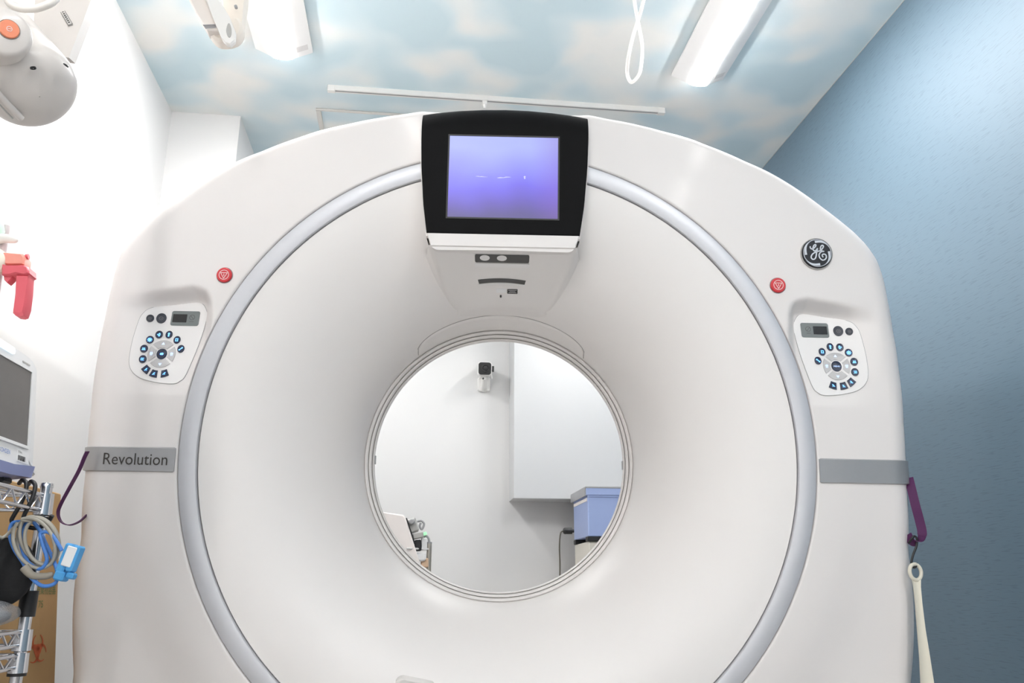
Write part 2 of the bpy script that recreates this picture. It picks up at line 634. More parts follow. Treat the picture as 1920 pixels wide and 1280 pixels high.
# ------------------------------------------------------------------ ceiling rail and hatch
root = thing('curtain_rail', 'thin pale aluminium rail across the cloud ceiling above the scanner', 'rail', (0.31, 3.075, ZC))
xa, xb, yr = -0.408, 1.034, 3.075
b = MB()
prof = [(-0.011, 0), (-0.011, -0.022), (-0.004, -0.022), (-0.004, -0.018), (-0.0085, -0.018), (-0.0085, -0.003),
        (0.0085, -0.003), (0.0085, -0.018), (0.004, -0.018), (0.004, -0.022), (0.011, -0.022), (0.011, 0)]
b.loft([[(x, yr + a, ZC + h) for a, h in prof] for x in (xa, xb)], caps=True)
part(b, 'track', M_ALU, root, 20)
part(MB().box((xa + 0.03, yr - 0.0045, ZC - 0.0215), (xb - 0.03, yr + 0.0045, ZC - 0.019)), 'slot', M_SEAM, root, 0)
for x in (xa, xb):
    s = 1 if x == xa else -1
    part(MB().box((x - 0.002, yr - 0.0125, ZC - 0.026), (x + s * 0.028 + 0.002 * s, yr + 0.0125, ZC), bev=0.002), 'end_cap', M_ALU, root, 0)
b = MB().box((0.236, yr - 0.01, ZC - 0.04), (0.258, yr + 0.01, ZC - 0.02), bev=0.003)
b.tube([(0.247, yr, ZC - 0.04), (0.247, yr, ZC - 0.056)], [0.008, 0.005], 10)
part(b, 'runner', M_ALU, root)

root = thing('ceiling_hatch', 'square ceiling access hatch with thin grey frame behind the rail', 'hatch', (-0.27, 3.46, ZC))
hx0, hx1, hy0, hy1 = -0.478, -0.062, 3.247, 3.665
part(MB().box((hx0 + 0.012, hy0 + 0.012, ZC - 0.004), (hx1 - 0.012, hy1 - 0.012, ZC)), 'door', M_CLOUD, root, 0)
for lo, hi in (((hx0, hy0), (hx1, hy0 + 0.013)), ((hx0, hy1 - 0.013), (hx1, hy1)),
               ((hx0, hy0 + 0.013), (hx0 + 0.022, hy1 - 0.013)), ((hx1 - 0.013, hy0 + 0.013), (hx1, hy1 - 0.013))):
    part(MB().box((lo[0], lo[1], ZC - 0.009), (hi[0], hi[1], ZC), bev=0.002), 'frame', mat('hatch_frame', (0.60, 0.58, 0.55, 1), 0.5, noise=0.03), root, 0)

# ================================================================== the CT scanner
YG, TG, RLG = rad(5.9), rad(6.0), rad(-0.72)
gx = Vector((math.cos(YG), -math.sin(YG), 0))
fw = Vector((math.sin(YG), math.cos(YG), 0))
up = Vector((0, 0, 1))
gn = math.cos(TG) * fw + math.sin(TG) * up
gz = -math.sin(TG) * fw + math.cos(TG) * up
gx, gz = math.cos(RLG) * gx + math.sin(RLG) * gz, -math.sin(RLG) * gx + math.cos(RLG) * gz
GC = Vector((0.19828, 1.91669, 0.29723 + CAMZ))       # centre of the silver ring
ZB = 0.99                                             # height of that centre above the thing's origin
base = GC - gz * ZB + gn * 0.0
scanner = thing('ct_scanner', 'large white CT scanner with round bore, silver ring and display on top', 'CT scanner')
MG = Matrix.Identity(4)
for i in range(3):
    MG[i][0], MG[i][1], MG[i][2], MG[i][3] = gx[i], gn[i], gz[i], base[i]
scanner.matrix_world = MG
MGI = MG.inverted()


def gl(u, w, v):
    return (u, w, v + ZB)


RO, RI, RB, W0, DB, PW = 0.747, 0.7025, 0.3704, 0.008, 0.37, 2.0
_t = np.linspace(0, PI / 2, 400)
_br = RI - (RI - RB) * np.clip(np.cos(_t), 0, 1) ** (2 / PW)
_bw = DB - (DB - W0) * np.clip(np.sin(_t), 0, 1) ** (2 / PW)


def bell_w(r):
    return float(np.interp(r, _br, _bw))


def dv(w):
    return -0.0066 * max(0.0, w) / 0.4


def sstep(x):
    x = min(1.0, max(0.0, x))
    return x * x * (3 - 2 * x)


# pocket around each control panel: deepest under its brow, running out flush at the bottom
BROW = [(0.660, 0.330), (0.690, 0.366), (0.715, 0.384), (0.745, 0.391), (0.82, 0.379), (0.88, 0.368), (0.930, 0.358)]
_bu = [p[0] for p in BROW]
_bv = [p[1] for p in BROW]


def panel_w(u, v):
    g = sstep((0.925 - abs(u)) / 0.125)
    return 0.045 * max(0.0, (v - 0.125) / 0.245) * g


def pocket_depth(u, v):
    a = abs(u)
    if a < 0.66 or a > 0.93 or v < 0.11 or v > 0.42:
        return 0.0
    vt = float(np.interp(a, _bu, _bv))
    top = sstep((vt - v) / 0.040 + 0.05)
    inner = sstep((a - (0.690 - 0.06 * (0.38 - v) + 0.004)) / 0.032)
    return panel_w(u, v) * top * inner


def cover_w(u, v):
    r = math.hypot(u, v)
    low = sstep((0.12 - v) / 0.6)
    crease = 0.016 * sstep((r - 0.79) / 0.13) * low
    return pocket_depth(u, v) + crease


HALF = [(0.0, 0.852), (0.105, 0.853), (0.19, 0.8565), (0.21, 0.859), (0.257, 0.8495), (0.332, 0.836), (0.40, 0.819), (0.4745, 0.798), (0.51, 0.784),
        (0.6085, 0.742), (0.6665, 0.717), (0.7315, 0.681), (0.80, 0.6345), (0.849, 0.598), (0.885, 0.568), (0.9125, 0.538),
        (0.9365, 0.50), (0.95, 0.453), (0.957, 0.40), (0.9655, 0.317), (0.9735, 0.22), (0.976, 0.09), (0.9755, 0.013),
        (0.9745, -0.067), (0.970, -0.21), (0.957, -0.51), (0.946, -0.72), (0.934, -0.82), (0.90, -0.865), (0.86, -0.88)] + \
       [(0.86 - 0.0430 * k, -0.88) for k in range(1, 21)]
_th = np.array([math.atan2(p[0], p[1]) for p in HALF])
_rr = np.array([math.hypot(*p) for p in HALF])
_fine = np.linspace(0, PI, 1441)
_rf = np.interp(_fine, _th, _rr)
_pad = np.concatenate([_rf[1:9][::-1], _rf, _rf[-9:-1][::-1]])
_ker = np.exp(-0.5 * (np.arange(-8, 9) / 4.0) ** 2)
_ker /= _ker.sum()
_rs = np.convolve(_pad, _ker, 'valid')


def outline_r(th):
    th = abs((th + PI) % (2 * PI) - PI)
    return float(np.interp(th, _fine, _rs))


def fillet(th):
    a = abs(math.degrees((th + PI) % (2 * PI) - PI))
    return 0.017 + 0.033 * sstep((a - 38) / 22)


def cover(name, th0, th1, n):
    mrows = 64
    rings = []
    for i in range(n + 1):
        th = th0 + (th1 - th0) * i / n
        s, c = math.sin(th), math.cos(th)
        R = outline_r(th)
        fl = fillet(th)
        col = [gl(RO * s + 0.0, 0.030, RO * c), gl(RO * s, 0.004, RO * c), gl((RO + 0.0015) * s, 0.001, (RO + 0.0015) * c)]
        r0, r1 = RO + 0.004, R - fl
        for k in range(mrows + 1):
            r = r0 + (r1 - r0) * k / mrows
            u, v = r * s, r * c
            col.append(gl(u, cover_w(u, v), v))
        we = cover_w(r1 * s, r1 * c)
        for k in range(1, 8):
            a = PI / 2 * k / 7
            r = r1 + fl * math.sin(a)
            col.append(gl(r * s, we + fl * (1 - math.cos(a)), r * c))
        col.append(gl(R * s, 0.20, R * c))
        col.append(gl(R * s, 0.48, R * c))
        col.append(gl((R - 0.012) * s, 0.486, (R - 0.012) * c))
        rings.append(col)
    b = MB()
    b.loft(rings, closed_u=False)
    return b.build(name, M_WHITE, scanner, 50, recalc=False)


TSP = rad(91.8)
upper = cover('upper_cover', -TSP, TSP, 560)
lower = cover('lower_cover', TSP, 2 * PI - TSP, 300)
for o in (upper, lower):
    o.data.flip_normals()

# rear cover (behind): shell and rear funnel
b = MB()
rings = []
for i in range(181):
    th = 2 * PI * i / 180
    s, c = math.sin(th), math.cos(th)
    R = outline_r(th) - 0.016
    rings.append([gl(R * s, 0.486, R * c), gl(R * s, 0.88, R * c), gl((R - 0.05) * s, 0.94, (R - 0.05) * c), gl(0.66 * s, 0.95, 0.66 * c),
                  gl(0.57 * s, 0.90, 0.57 * c - 0.012), gl(0.48 * s, 0.76, 0.48 * c - 0.010), gl(0.42 * s, 0.62, 0.42 * c - 0.009), gl(0.377 * s, 0.50, 0.377 * c - 0.008), gl(0.354 * s, 0.425, 0.354 * c - 0.007)])
b.loft(rings, closed_u=False)
b.build('rear_cover', M_WHITE, scanner, 50, recalc=True)

# silver ring
b = MB()
prof = [(0.7452, 0.030), (0.7452, 0.0030), (0.7440, 0.0012), (0.738, -0.0002), (0.7245, -0.0012), (0.7100, 0.0006), (0.7055, 0.0022), (0.7042, 0.0045), (0.7042, 0.030)]
b.lathe(prof, 320, lambda a, c, h: gl(a, h, c))
b.build('ring', M_SILVER, scanner, 40)
# dark backing in the two gaps beside the ring
b = MB()
b.lathe([(0.749, 0.016), (0.698, 0.020)], 200, lambda a, c, h: gl(a, h, c))
b.build('ring_seat', M_SEAM, scanner, 0)

# bell mouth
b = MB()
prof = [(0.7020, 0.030), (0.7020, 0.0105), (0.7005, 0.0085)]
for k in range(1, 61):
    r = 0.7005 + (RB - 0.7005) * (k / 60)
    if k < 60:
        prof.append((r, bell_w(r) + 0.0008))
prof.append((RB + 0.0006, 0.366))
b.lathe(prof, 320, lambda a, c, h: gl(a, h, c + dv(h)))
b.build('bell_mouth', M_BELL, scanner, 40)


def bore_ring(name, prof, mt=M_BELL):
    MB().lathe(prof, 240, lambda a, c, h: gl(a, h, c + dv(h))).build(name, mt, scanner, 40)


bore_ring('bore_rim', [(0.3712, 0.376), (0.3712, 0.361), (0.3695, 0.3585), (0.3670, 0.358), (0.3640, 0.361), (0.3628, 0.364), (0.3628, 0.384)])
bore_ring('bore_seam', [(0.3640, 0.379), (0.3605, 0.384)], M_SEAM)
bore_ring('bore_lip', [(0.3614, 0.390), (0.3614, 0.374), (0.3600, 0.372), (0.3560, 0.375), (0.3548, 0.379), (0.3548, 0.398)])
bore_ring('bore_seam', [(0.3556, 0.392), (0.3530, 0.397)], M_SEAM)
bore_ring('bore_liner', [(0.3536, 0.404), (0.3536, 0.391), (0.3520, 0.389), (0.3500, 0.392), (0.3500, 0.41), (0.3525, 0.43)])
for s, vv in ((-1, -0.0035), (1, -0.0070)):
    b = MB()
    for k in range(1):
        b.box(gl(s * 0.3495 - 0.0012, 0.402, vv - 0.012), gl(s * 0.3495 + 0.0012, 0.422, vv + 0.012))
    b.build('liner_clip', M_LID, scanner, 0)

# silver side bands
for s in (-1, 1):
    vm = -0.027
    Rm = outline_r(math.atan2(1.0, vm / 0.974))
    fl = fillet(PI / 2)
    prof = [(0.7505 + (Rm - fl - 0.7505) * k / 10, cover_w(0.7505 + (Rm - fl - 0.7505) * k / 10, vm)) for k in range(11)]
    we = prof[-1][1]
    prof += [(Rm - fl + fl * math.sin(PI / 2 * k / 9), we + fl * (1 - math.cos(PI / 2 * k / 9))) for k in range(1, 10)]
    prof += [(Rm, 0.2), (Rm, 0.47)]
    path = [(0.7505, 0.010)]
    for k, (u, w) in enumerate(prof):
        a_, b_ = prof[max(k - 1, 0)], prof[min(k + 1, len(prof) - 1)]
        du, dw = b_[0] - a_[0], b_[1] - a_[1]
        l = math.hypot(du, dw)
        path.append((u + dw / l * 0.005, w - du / l * 0.005))
    rings = []
    v0, v1 = -0.0557, 0.0020
    for (u, w) in path:
        cx, cw = 0.86, 0.12
        du, dw = cx - u, cw - w
        l = math.hypot(du, dw)
        du, dw = du / l * 0.006, dw / l * 0.006
        rings.append([gl(s * (u + du), w + dw, v0), gl(s * u, w, v0 + 0.0025), gl(s * u, w, v1 - 0.0025), gl(s * (u + du), w + dw, v1)])
    MB().loft(rings, closed_u=False).build('side_band', M_BAND, scanner, 30)
b = MB()
add_text(b, 'Revolution', lambda a, c: gl(-0.9150 + a, cover_w(-0.9150 + a, -0.027) - 0.0060, -0.0395 + c), 0.1485, 0.0262)
b.build('band_lettering', M_TEXT, scanner, 0, recalc=False)

# ---- display unit on top
DSH = [(0.0, 0.876), (0.06, 0.8745), (0.12, 0.870), (0.17, 0.864), (0.2075, 0.8575)]


def top_v(u):
    return float(np.interp(abs(u), [p[0] for p in DSH], [p[1] for p in DSH]))


def side_u(v):
    return float(np.interp(v, [0.48, 0.5234, 0.60, 0.70, 0.78, 0.86], [0.1760, 0.1850, 0.1960, 0.2035, 0.2060, 0.2070]))


def display_shell(name, grow, wf, mt, v_lo, v_bend=0.800, back=0.16):
    nu = 28
    rings = []
    for i in range(nu + 1):
        t = -1 + 2 * i / nu
        tv = top_v(t * 0.2075) - 0.876

        def U(v):
            return t * (side_u(v) + grow)
        col = []
        rows = [(v_lo, wf + 0.010)] + [(v_lo + 0.002, wf)] + [(v_lo + 0.002 + (v_bend - v_lo) * k / 12, wf) for k in range(1, 13)]
        for v, w in rows:
            col.append(gl(U(v), w, v + tv * sstep((v - 0.62) / 0.2)))
        for k in range(1, 10):
            a = rad(72) * k / 9
            v = v_bend + 0.065 * math.sin(a)
            w = wf + 0.060 * (1 - math.cos(a))
            col.append(gl(U(v), w, v + tv + (0.004 if grow == 0 else -0.006) * k / 9))
        col.append(gl(U(0.876), 0.09, 0.874 + tv + (0.003 if grow == 0 else -0.010)))
        col.append(gl(U(0.876), 0.46, 0.872 + tv + (0.0 if grow == 0 else -0.012)))
        rings.append(col)
    # side walls
    first = [(p[0], p[1] + 0.0, p[2]) for p in rings[0]]
    last = rings[-1]
    wl = [(p[0] * 1.0, max(p[1], back), p[2]) for p in first]
    wr = [(p[0], max(p[1], back), p[2]) for p in last]
    b = MB()
    b.loft([wl, first], closed_u=False)
    b.loft(rings, closed_u=False)
    b.loft([last, wr], closed_u=False)
    return b


display_shell('display_bezel', 0.0028, -0.026, M_WHITE, 0.515).build('display_bezel', M_WHITE, scanner, 30)
display_shell('display_housing', 0.0, -0.032, M_BLACK, 0.5234).build('display_housing', M_BLACK, scanner, 30)
# white strip under the housing, rounded lower corners, leaning back
strip = [(-0.1846, 0.5236)]
for k in range(8):
    a = rad(183 + 87 * k / 7)
    strip.append((-0.1765 + 0.020 + 0.020 * math.cos(a), 0.4815 + 0.020 + 0.020 * math.sin(a)))
strip += [(0.0, 0.4815)]
strip += [(-p[0], p[1]) for p in strip[:-1][::-1]]


def strip_w(v, h):
    return -0.0315 + h


b = MB()
b.prism(strip, lambda a, c, h: gl(a, strip_w(c, h), c), 0.13, 0.0, bev=0.002)
b.build('display_strip', M_WHITE, scanner, 30)
# display frame and picture
SX0, SX1, SV0, SV1 = -0.1358, 0.1312, 0.5650, 0.7740
fr = MB()
o_, i_ = (SX0 - 0.004, SV0 - 0.004, SX1 + 0.004, SV1 + 0.004), (SX0, SV0, SX1, SV1)
ring4 = lambda q, w: [gl(q[0], w, q[1]), gl(q[2], w, q[1]), gl(q[2], w, q[3]), gl(q[0], w, q[3])]
fr.loft([ring4(o_, -0.0315), ring4(o_, -0.0335), ring4(i_, -0.0335), ring4(i_, -0.0318)], closed_u=True)
fr.build('display_frame', M_BLK, scanner, 20)
sc = MB()
sc.add(ring4(i_, -0.0324), [(0, 1, 2, 3)])
scr = sc.build('display_screen', M_DISPLAY, scanner, 0)
for pts in ([(-0.071, 0.6700), (-0.064, 0.6708), (-0.060, 0.6698), (-0.055, 0.6702), (-0.047, 0.6690), (-0.040, 0.6684), (-0.050, 0.6680), (-0.058, 0.6684), (-0.066, 0.6692)],
            [(-0.018, 0.6672), (-0.010, 0.6690), (-0.003, 0.6682), (0.004, 0.6702), (0.012, 0.6700), (0.017, 0.6692), (0.008, 0.6686), (0.0, 0.6672), (-0.008, 0.6664), (-0.014, 0.6660)],
            [(0.0470, 0.6705), (0.0500, 0.6740), (0.0525, 0.6710), (0.0510, 0.6692), (0.0520, 0.6665), (0.0500, 0.6650), (0.0480, 0.6668), (0.0490, 0.6690)]):
    MB().prism(pts, lambda p, q, h: gl(p, -0.0325 - h, q), 0, 0.0003).build('screen_mark', M_MARK, scr, 0)


# ---- sloping plate below the display
def plate_w(v):
    return -0.02 + (0.485 - v) * 2.2


def plate_half(s):                       # half width from top (0) to bottom (1)
    return float(np.interp(s, [0, 0.3, 0.6, 0.85, 0.95, 1.0], [0.1790, 0.166, 0.1505, 0.135, 0.126, 0.111]))


b = MB()
rings = []
NS, NT = 26, 28
for i in range(NS + 1):
    s = i / NS
    hw = plate_half(s)
    col = []
    for j in range(-3, NT + 4):
        if 0 <= j <= NT:
            t = -1 + 2 * j / NT
            vb = 0.394 - 0.008 * abs(t) ** 2
            v = 0.492 + (vb - 0.492) * s
            col.append(gl(t * hw, plate_w(v), v))
        else:
            e = (-j) if j < 0 else (j - NT)
            sg = -1 if j < 0 else 1
            v = 0.492 + (0.386 - 0.492) * s
            u = sg * (hw + 0.005 * e)
            wb = bell_w(math.hypot(u, v)) + 0.004
            col.append(gl(u, plate_w(v) + (wb - plate_w(v)) * sstep(e / 3), v - 0.000))
    rings.append(col)
for e in (1, 2, 3):
    col = []
    for p in rings[NS]:
        u, w, v = p[0], p[1], p[2] - ZB
        v2 = v - 0.0045 * e
        wb = bell_w(math.hypot(u, v2)) + 0.004
        col.append(gl(u, w + (wb - w) * sstep(e / 3), v2))
    rings.append(col)
b.loft(rings, closed_u=False)
b.build('sloping_plate', M_BELL, scanner, 50)


def on_plate(poly, name, mt, h=0.0012, parent=scanner, bev=0.0):
    return MB().prism(poly, lambda a, c, hh: gl(a, plate_w(c) - hh * 0.9, c - hh * 0.43), -0.002, h, bev=bev).build(name, mt, parent, 30)


def arcband(u0, u1, vmid, sag, hgt, n=14):
    top = [(u0 + (u1 - u0) * k / n, vmid + hgt / 2 - sag * (2 * k / n - 1) ** 2) for k in range(n + 1)]
    bot = [(u0 + 0.003 + (u1 - u0 - 0.006) * k / n, vmid - hgt / 2 - sag * (2 * k / n - 1) ** 2) for k in range(n + 1)]
    return bot + top[::-1]


# recessed ledges: lighter lip under each window
win = on_plate(rrect(-0.0680, 0.4672, 0.0648, 0.4798, 0.003), 'indicator_window', M_DARK)
for cx in (-0.0440, -0.0022):
    on_plate(circle(cx, 0.4744, 0.0122, 20, 0.0043), 'breathing_lamp', M_PANEL, 0.0022, win)
on_plate(rrect(-0.0690, 0.4600, 0.0660, 0.4660, 0.002), 'window_ledge', M_PANEL, 0.003)
on_plate(arcband(-0.0620, 0.0595, 0.4388, 0.0030, 0.0066), 'speaker_slot', M_DARK, 0.0010)
on_plate(arcband(-0.0615, 0.0590, 0.4336, 0.0030, 0.0022), 'slot_lip', M_PANEL, 0.002)
on_plate(rrect(-0.0150, 0.4180, 0.0105, 0.4250, 0.001), 'rating_label', M_WLABEL, 0.0008)
lb = on_plate(rrect(0.0131, 0.4166, 0.0396, 0.4244, 0.001), 'warning_label', M_LCD, 0.0008)
for va, ua, ub in ((0.4226, 0.0155, 0.0375), (0.4206, 0.0190, 0.0340), (0.4186, 0.0165, 0.0365)):
    b = MB()
    stroke(b, [(ua, va), (ub, va)], 0.0008, lambda a, c, h: gl(a, plate_w(c) - h * 0.9, c - h * 0.43), 0.0009, 0.0014)
    b.build('print_line', M_PETAL, lb, 0)
on_plate(circle(-0.0034, 0.4120, 0.0026, 14), 'microphone_hole', M_LCD, 0.0008)

# ---- arched cover over the positioning lights, flush on the bell
b = MB()
rings = []
for i in range(61):
    t = -1 + 2 * i / 60
    th = rad(38.0) * t
    e = math.sqrt(max(0.0, 1 - abs(t) ** 9))
    rt = 0.3718 + (0.3888 - 0.3718 - 0.0055 * abs(t) ** 2) * e
    rb = 0.3716
    col = []
    for k in range(9):
        q = k / 8
        r = rb + (rt - rb) * q
        h = 0.0028 * (1 if k < 8 else 0)
        w = bell_w(r) + 0.0008
        col.append(gl(r * math.sin(th), w - h * 0.75, r * math.cos(th) + dv(w) - h * 0.65))
    rings.append(col)
b.loft(rings, closed_u=False)
b.build('laser_cover', M_BELL, scanner, 40)
# its narrow seam
b = MB()
pth = []
for i in range(61):
    t = -1 + 2 * i / 60
    th = rad(38.4) * t
    e = math.sqrt(max(0.0, 1 - abs(t) ** 9))
    r = 0.3718 + (0.3893 - 0.3718 - 0.0055 * abs(t) ** 2) * e
    w = bell_w(r) + 0.0008
    pth.append(gl(r * math.sin(th), w - 0.0002, r * math.cos(th) + dv(w)))
b.tube(pth, 0.0010, 6)
b.build('laser_cover_seam', M_SEAM2, scanner, 40)


# ---- emergency stop buttons
def cover_place(u0, v0):
    def f(a, c, h):
        u, v = u0 + a, v0 + c
        return gl(u, cover_w(u0, v0) - h, v)
    return f


for s, vv in ((-1, 0.4165), (1, 0.4180)):
    pl = cover_place(s * 0.6716, vv)
    root_b = MB().prism(circle(0, 0, 0.0182, 32), pl, -0.004, 0.006, bev=0.002).build('stop_button', M_RED, scanner, 40)
    b = MB()
    stroke(b, circle(0, 0, 0.0115, 28), 0.0013, pl, 0.0055, 0.0068, closed=True)
    tri = [(-0.0083, 0.0048), (0.0083, 0.0048), (0.0, -0.0090)]
    stroke(b, [(-0.0085, 0.0048), (0, 0.0048), (0.0085, 0.0048)], 0.0013, pl, 0.0055, 0.0068)
    stroke(b, [(-0.0080, 0.0048), (0.0, -0.0092)], 0.0013, pl, 0.0055, 0.0068)
    stroke(b, [(0.0080, 0.0048), (0.0, -0.0092)], 0.0013, pl, 0.0055, 0.0068)
    stroke(b, [(0.0, 0.0025), (0.0, -0.0030)], 0.0013, pl, 0.0055, 0.0068)
    b.build('stop_symbol', M_PINK, root_b, 0)
    MB().lathe([(0.0182, 0.0), (0.0200, -0.001), (0.0204, 0.002)], 32, lambda a, c, h: pl(a, c, -h * 0.5)).build('stop_collar', M_LID, root_b, 30)

# ---- round badge
BU, BV = 0.7698, 0.4995
pl = cover_place(BU, BV)
badge = MB().prism(circle(0, 0, 0.0375, 48), pl, -0.006, 0.009, bev=0.0025).build('badge', M_LOGO, scanner, 40)
b = MB()
stroke(b, circle(0, 0, 0.0338, 48), 0.0014, pl, 0.0085, 0.0098, closed=True)
for k in range(4):                               # four curling flourishes inside the ring
    a0 = rad((100, 190, 280, 10)[k])
    pts, ws = [], []
    for j in range(13):
        q = j / 12
        a = a0 - q * rad(78)
        r = 0.0287 + 0.0047 * sstep(q * 1.15)
        pts.append((r * math.cos(a), r * math.sin(a)))
        ws.append(0.0050 * (1 - q) ** 0.8 + 0.0007)
    stroke(b, pts, ws, pl, 0.0085, 0.0098)
SC = 0.0375 / 370.0                              # badge pixels in the enlarged view -> metres
P = lambda pts: [((x - 628) * SC, -(y - 605) * SC) for x, y in pts]
g_path = [(462, 440), (458, 470), (480, 502), (525, 500), (570, 462), (598, 420), (590, 396), (562, 404), (535, 445), (524, 500), (540, 545), (575, 552), (612, 520), (634, 488),
          (622, 540), (604, 610), (588, 690), (558, 750), (510, 765), (474, 735), (474, 685), (510, 630), (570, 590), (640, 562), (700, 548)]
e_path = [(690, 545), (740, 505), (775, 455), (778, 420), (752, 408), (718, 440), (704, 500), (722, 545), (790, 562), (735, 565), (688, 600), (662, 660), (680, 730), (735, 778), (795, 765), (836, 715), (828, 650), (780, 628), (742, 650), (744, 690), (766, 700)]
for pth in (g_path, e_path):
    stroke(b, [tuple(q) for q in catmull(P(pth), 5)], 0.0030, pl, 0.0085, 0.0099)
b.build('badge_monogram', M_LOGOS, badge, 0)
MB().lathe([(0.0376, 0.001), (0.0392, 0.001), (0.0392, -0.006)], 48, lambda a, c, h: pl(a, c, h + 0.004)).build('badge_rim', M_GREYP, badge, 40)

# ---- control panels
OUT = [(-0.866, 0.3211), (-0.8526, 0.3365), (-0.8199, 0.3485), (-0.7852, 0.3546), (-0.7511, 0.3577), (-0.7385, 0.3556), (-0.7286, 0.3482),
       (-0.7191, 0.3285), (-0.7194, 0.3032), (-0.7258, 0.2589), (-0.7382, 0.2043), (-0.7485, 0.1692), (-0.758, 0.1579), (-0.7708, 0.1515),
       (-0.8014, 0.1523), (-0.829, 0.1571), (-0.8532, 0.1642), (-0.8724, 0.1793), (-0.8812, 0.2025), (-0.8803, 0.2473), (-0.8725, 0.3013)]
OUTS = [tuple(p) for p in catmull(OUT, 4, closed=True)]


def icon(b, kind, cu, cv, sc, place, h, mi):
    def sq(x, y, w, hh):
        b.prism([(cu + (x - w / 2) * sc, cv + (y - hh / 2) * sc), (cu + (x + w / 2) * sc, cv + (y - hh / 2) * sc),
                 (cu + (x + w / 2) * sc, cv + (y + hh / 2) * sc), (cu + (x - w / 2) * sc, cv + (y + hh / 2) * sc)], place, h, h + 0.0005, mi)

    def tri(pts):
        b.prism([(cu + x * sc, cv + y * sc) for x, y in pts], place, h, h + 0.0005, mi)

    def ln(pts, w=0.22):
        stroke(b, [(cu + x * sc, cv + y * sc) for x, y in pts], w * sc, place, h, h + 0.0005, mi)

    def disc(x, y, r):
        b.prism(circle(cu + x * sc, cv + y * sc, r * sc, 10), place, h, h + 0.0005, mi)
    if kind == 'sun':
        disc(0, 0, 0.34)
        for k in range(8):
            a = rad(45 * k)
            ln([(0.30 * math.cos(a), 0.30 * math.sin(a)), (0.58 * math.cos(a), 0.58 * math.sin(a))], 0.16)
    elif kind == 'fan':
        disc(0.15, 0.25, 0.2); disc(-0.2, 0.0, 0.17); disc(0.1, -0.28, 0.2); sq(0.3, -0.02, 0.14, 0.3)
    elif kind == 'head':
        disc(0.02, 0.24, 0.26); sq(0.02, -0.1, 0.3, 0.34); disc(0.0, -0.34, 0.2)
    elif kind == 'grid':
        for y in (0.32, -0.3):
            sq(0, y, 0.7, 0.16)
        for x in (-0.25, 0.25):
            sq(x, 0, 0.16, 0.6)
    elif kind == 'wrench':
        ln([(-0.3, -0.25), (0.3, 0.25)], 0.22); disc(0.33, 0.27, 0.19); disc(-0.33, -0.27, 0.19)
    elif kind == 'bed':
        sq(0, -0.24, 0.8, 0.2); sq(-0.18, 0.1, 0.22, 0.34); sq(0.18, 0.1, 0.22, 0.34)
    elif kind == 'out':
        ln([(0.34, 0.24), (-0.34, 0.24), (-0.34, -0.24), (0.34, -0.24)], 0.16); sq(0.02, 0, 0.3, 0.14)
    elif kind == 'move':
        ln([(-0.35, -0.35), (0.1, 0.1)], 0.18); tri([(0.35, 0.35), (-0.1, 0.22), (0.22, -0.1)]); sq(0.15, -0.28, 0.3, 0.14)
    elif kind == 'up':
        tri([(-0.35, -0.2), (0.35, -0.2), (0, 0.35)])
    elif kind == 'down':
        tri([(-0.35, 0.2), (0.35, 0.2), (0, -0.35)])
    elif kind == 'arrows':
        sq(-0.15, 0, 0.12, 0.8); sq(0.15, 0, 0.12, 0.8); sq(0, 0.1, 0.7, 0.12)
    elif kind == 'home':
        disc(-0.1, 0.0, 0.26); disc(0.16, 0.02, 0.3); sq(0.03, -0.16, 0.66, 0.18)
    elif kind == 'ring':
        stroke(b, [(cu + p[0], cv + p[1]) for p in circle(0, 0, 0.42 * sc, 12)], 0.14 * sc, place, h, h + 0.0005, mi, closed=True)
        sq(0, 0, 0.26, 0.26)


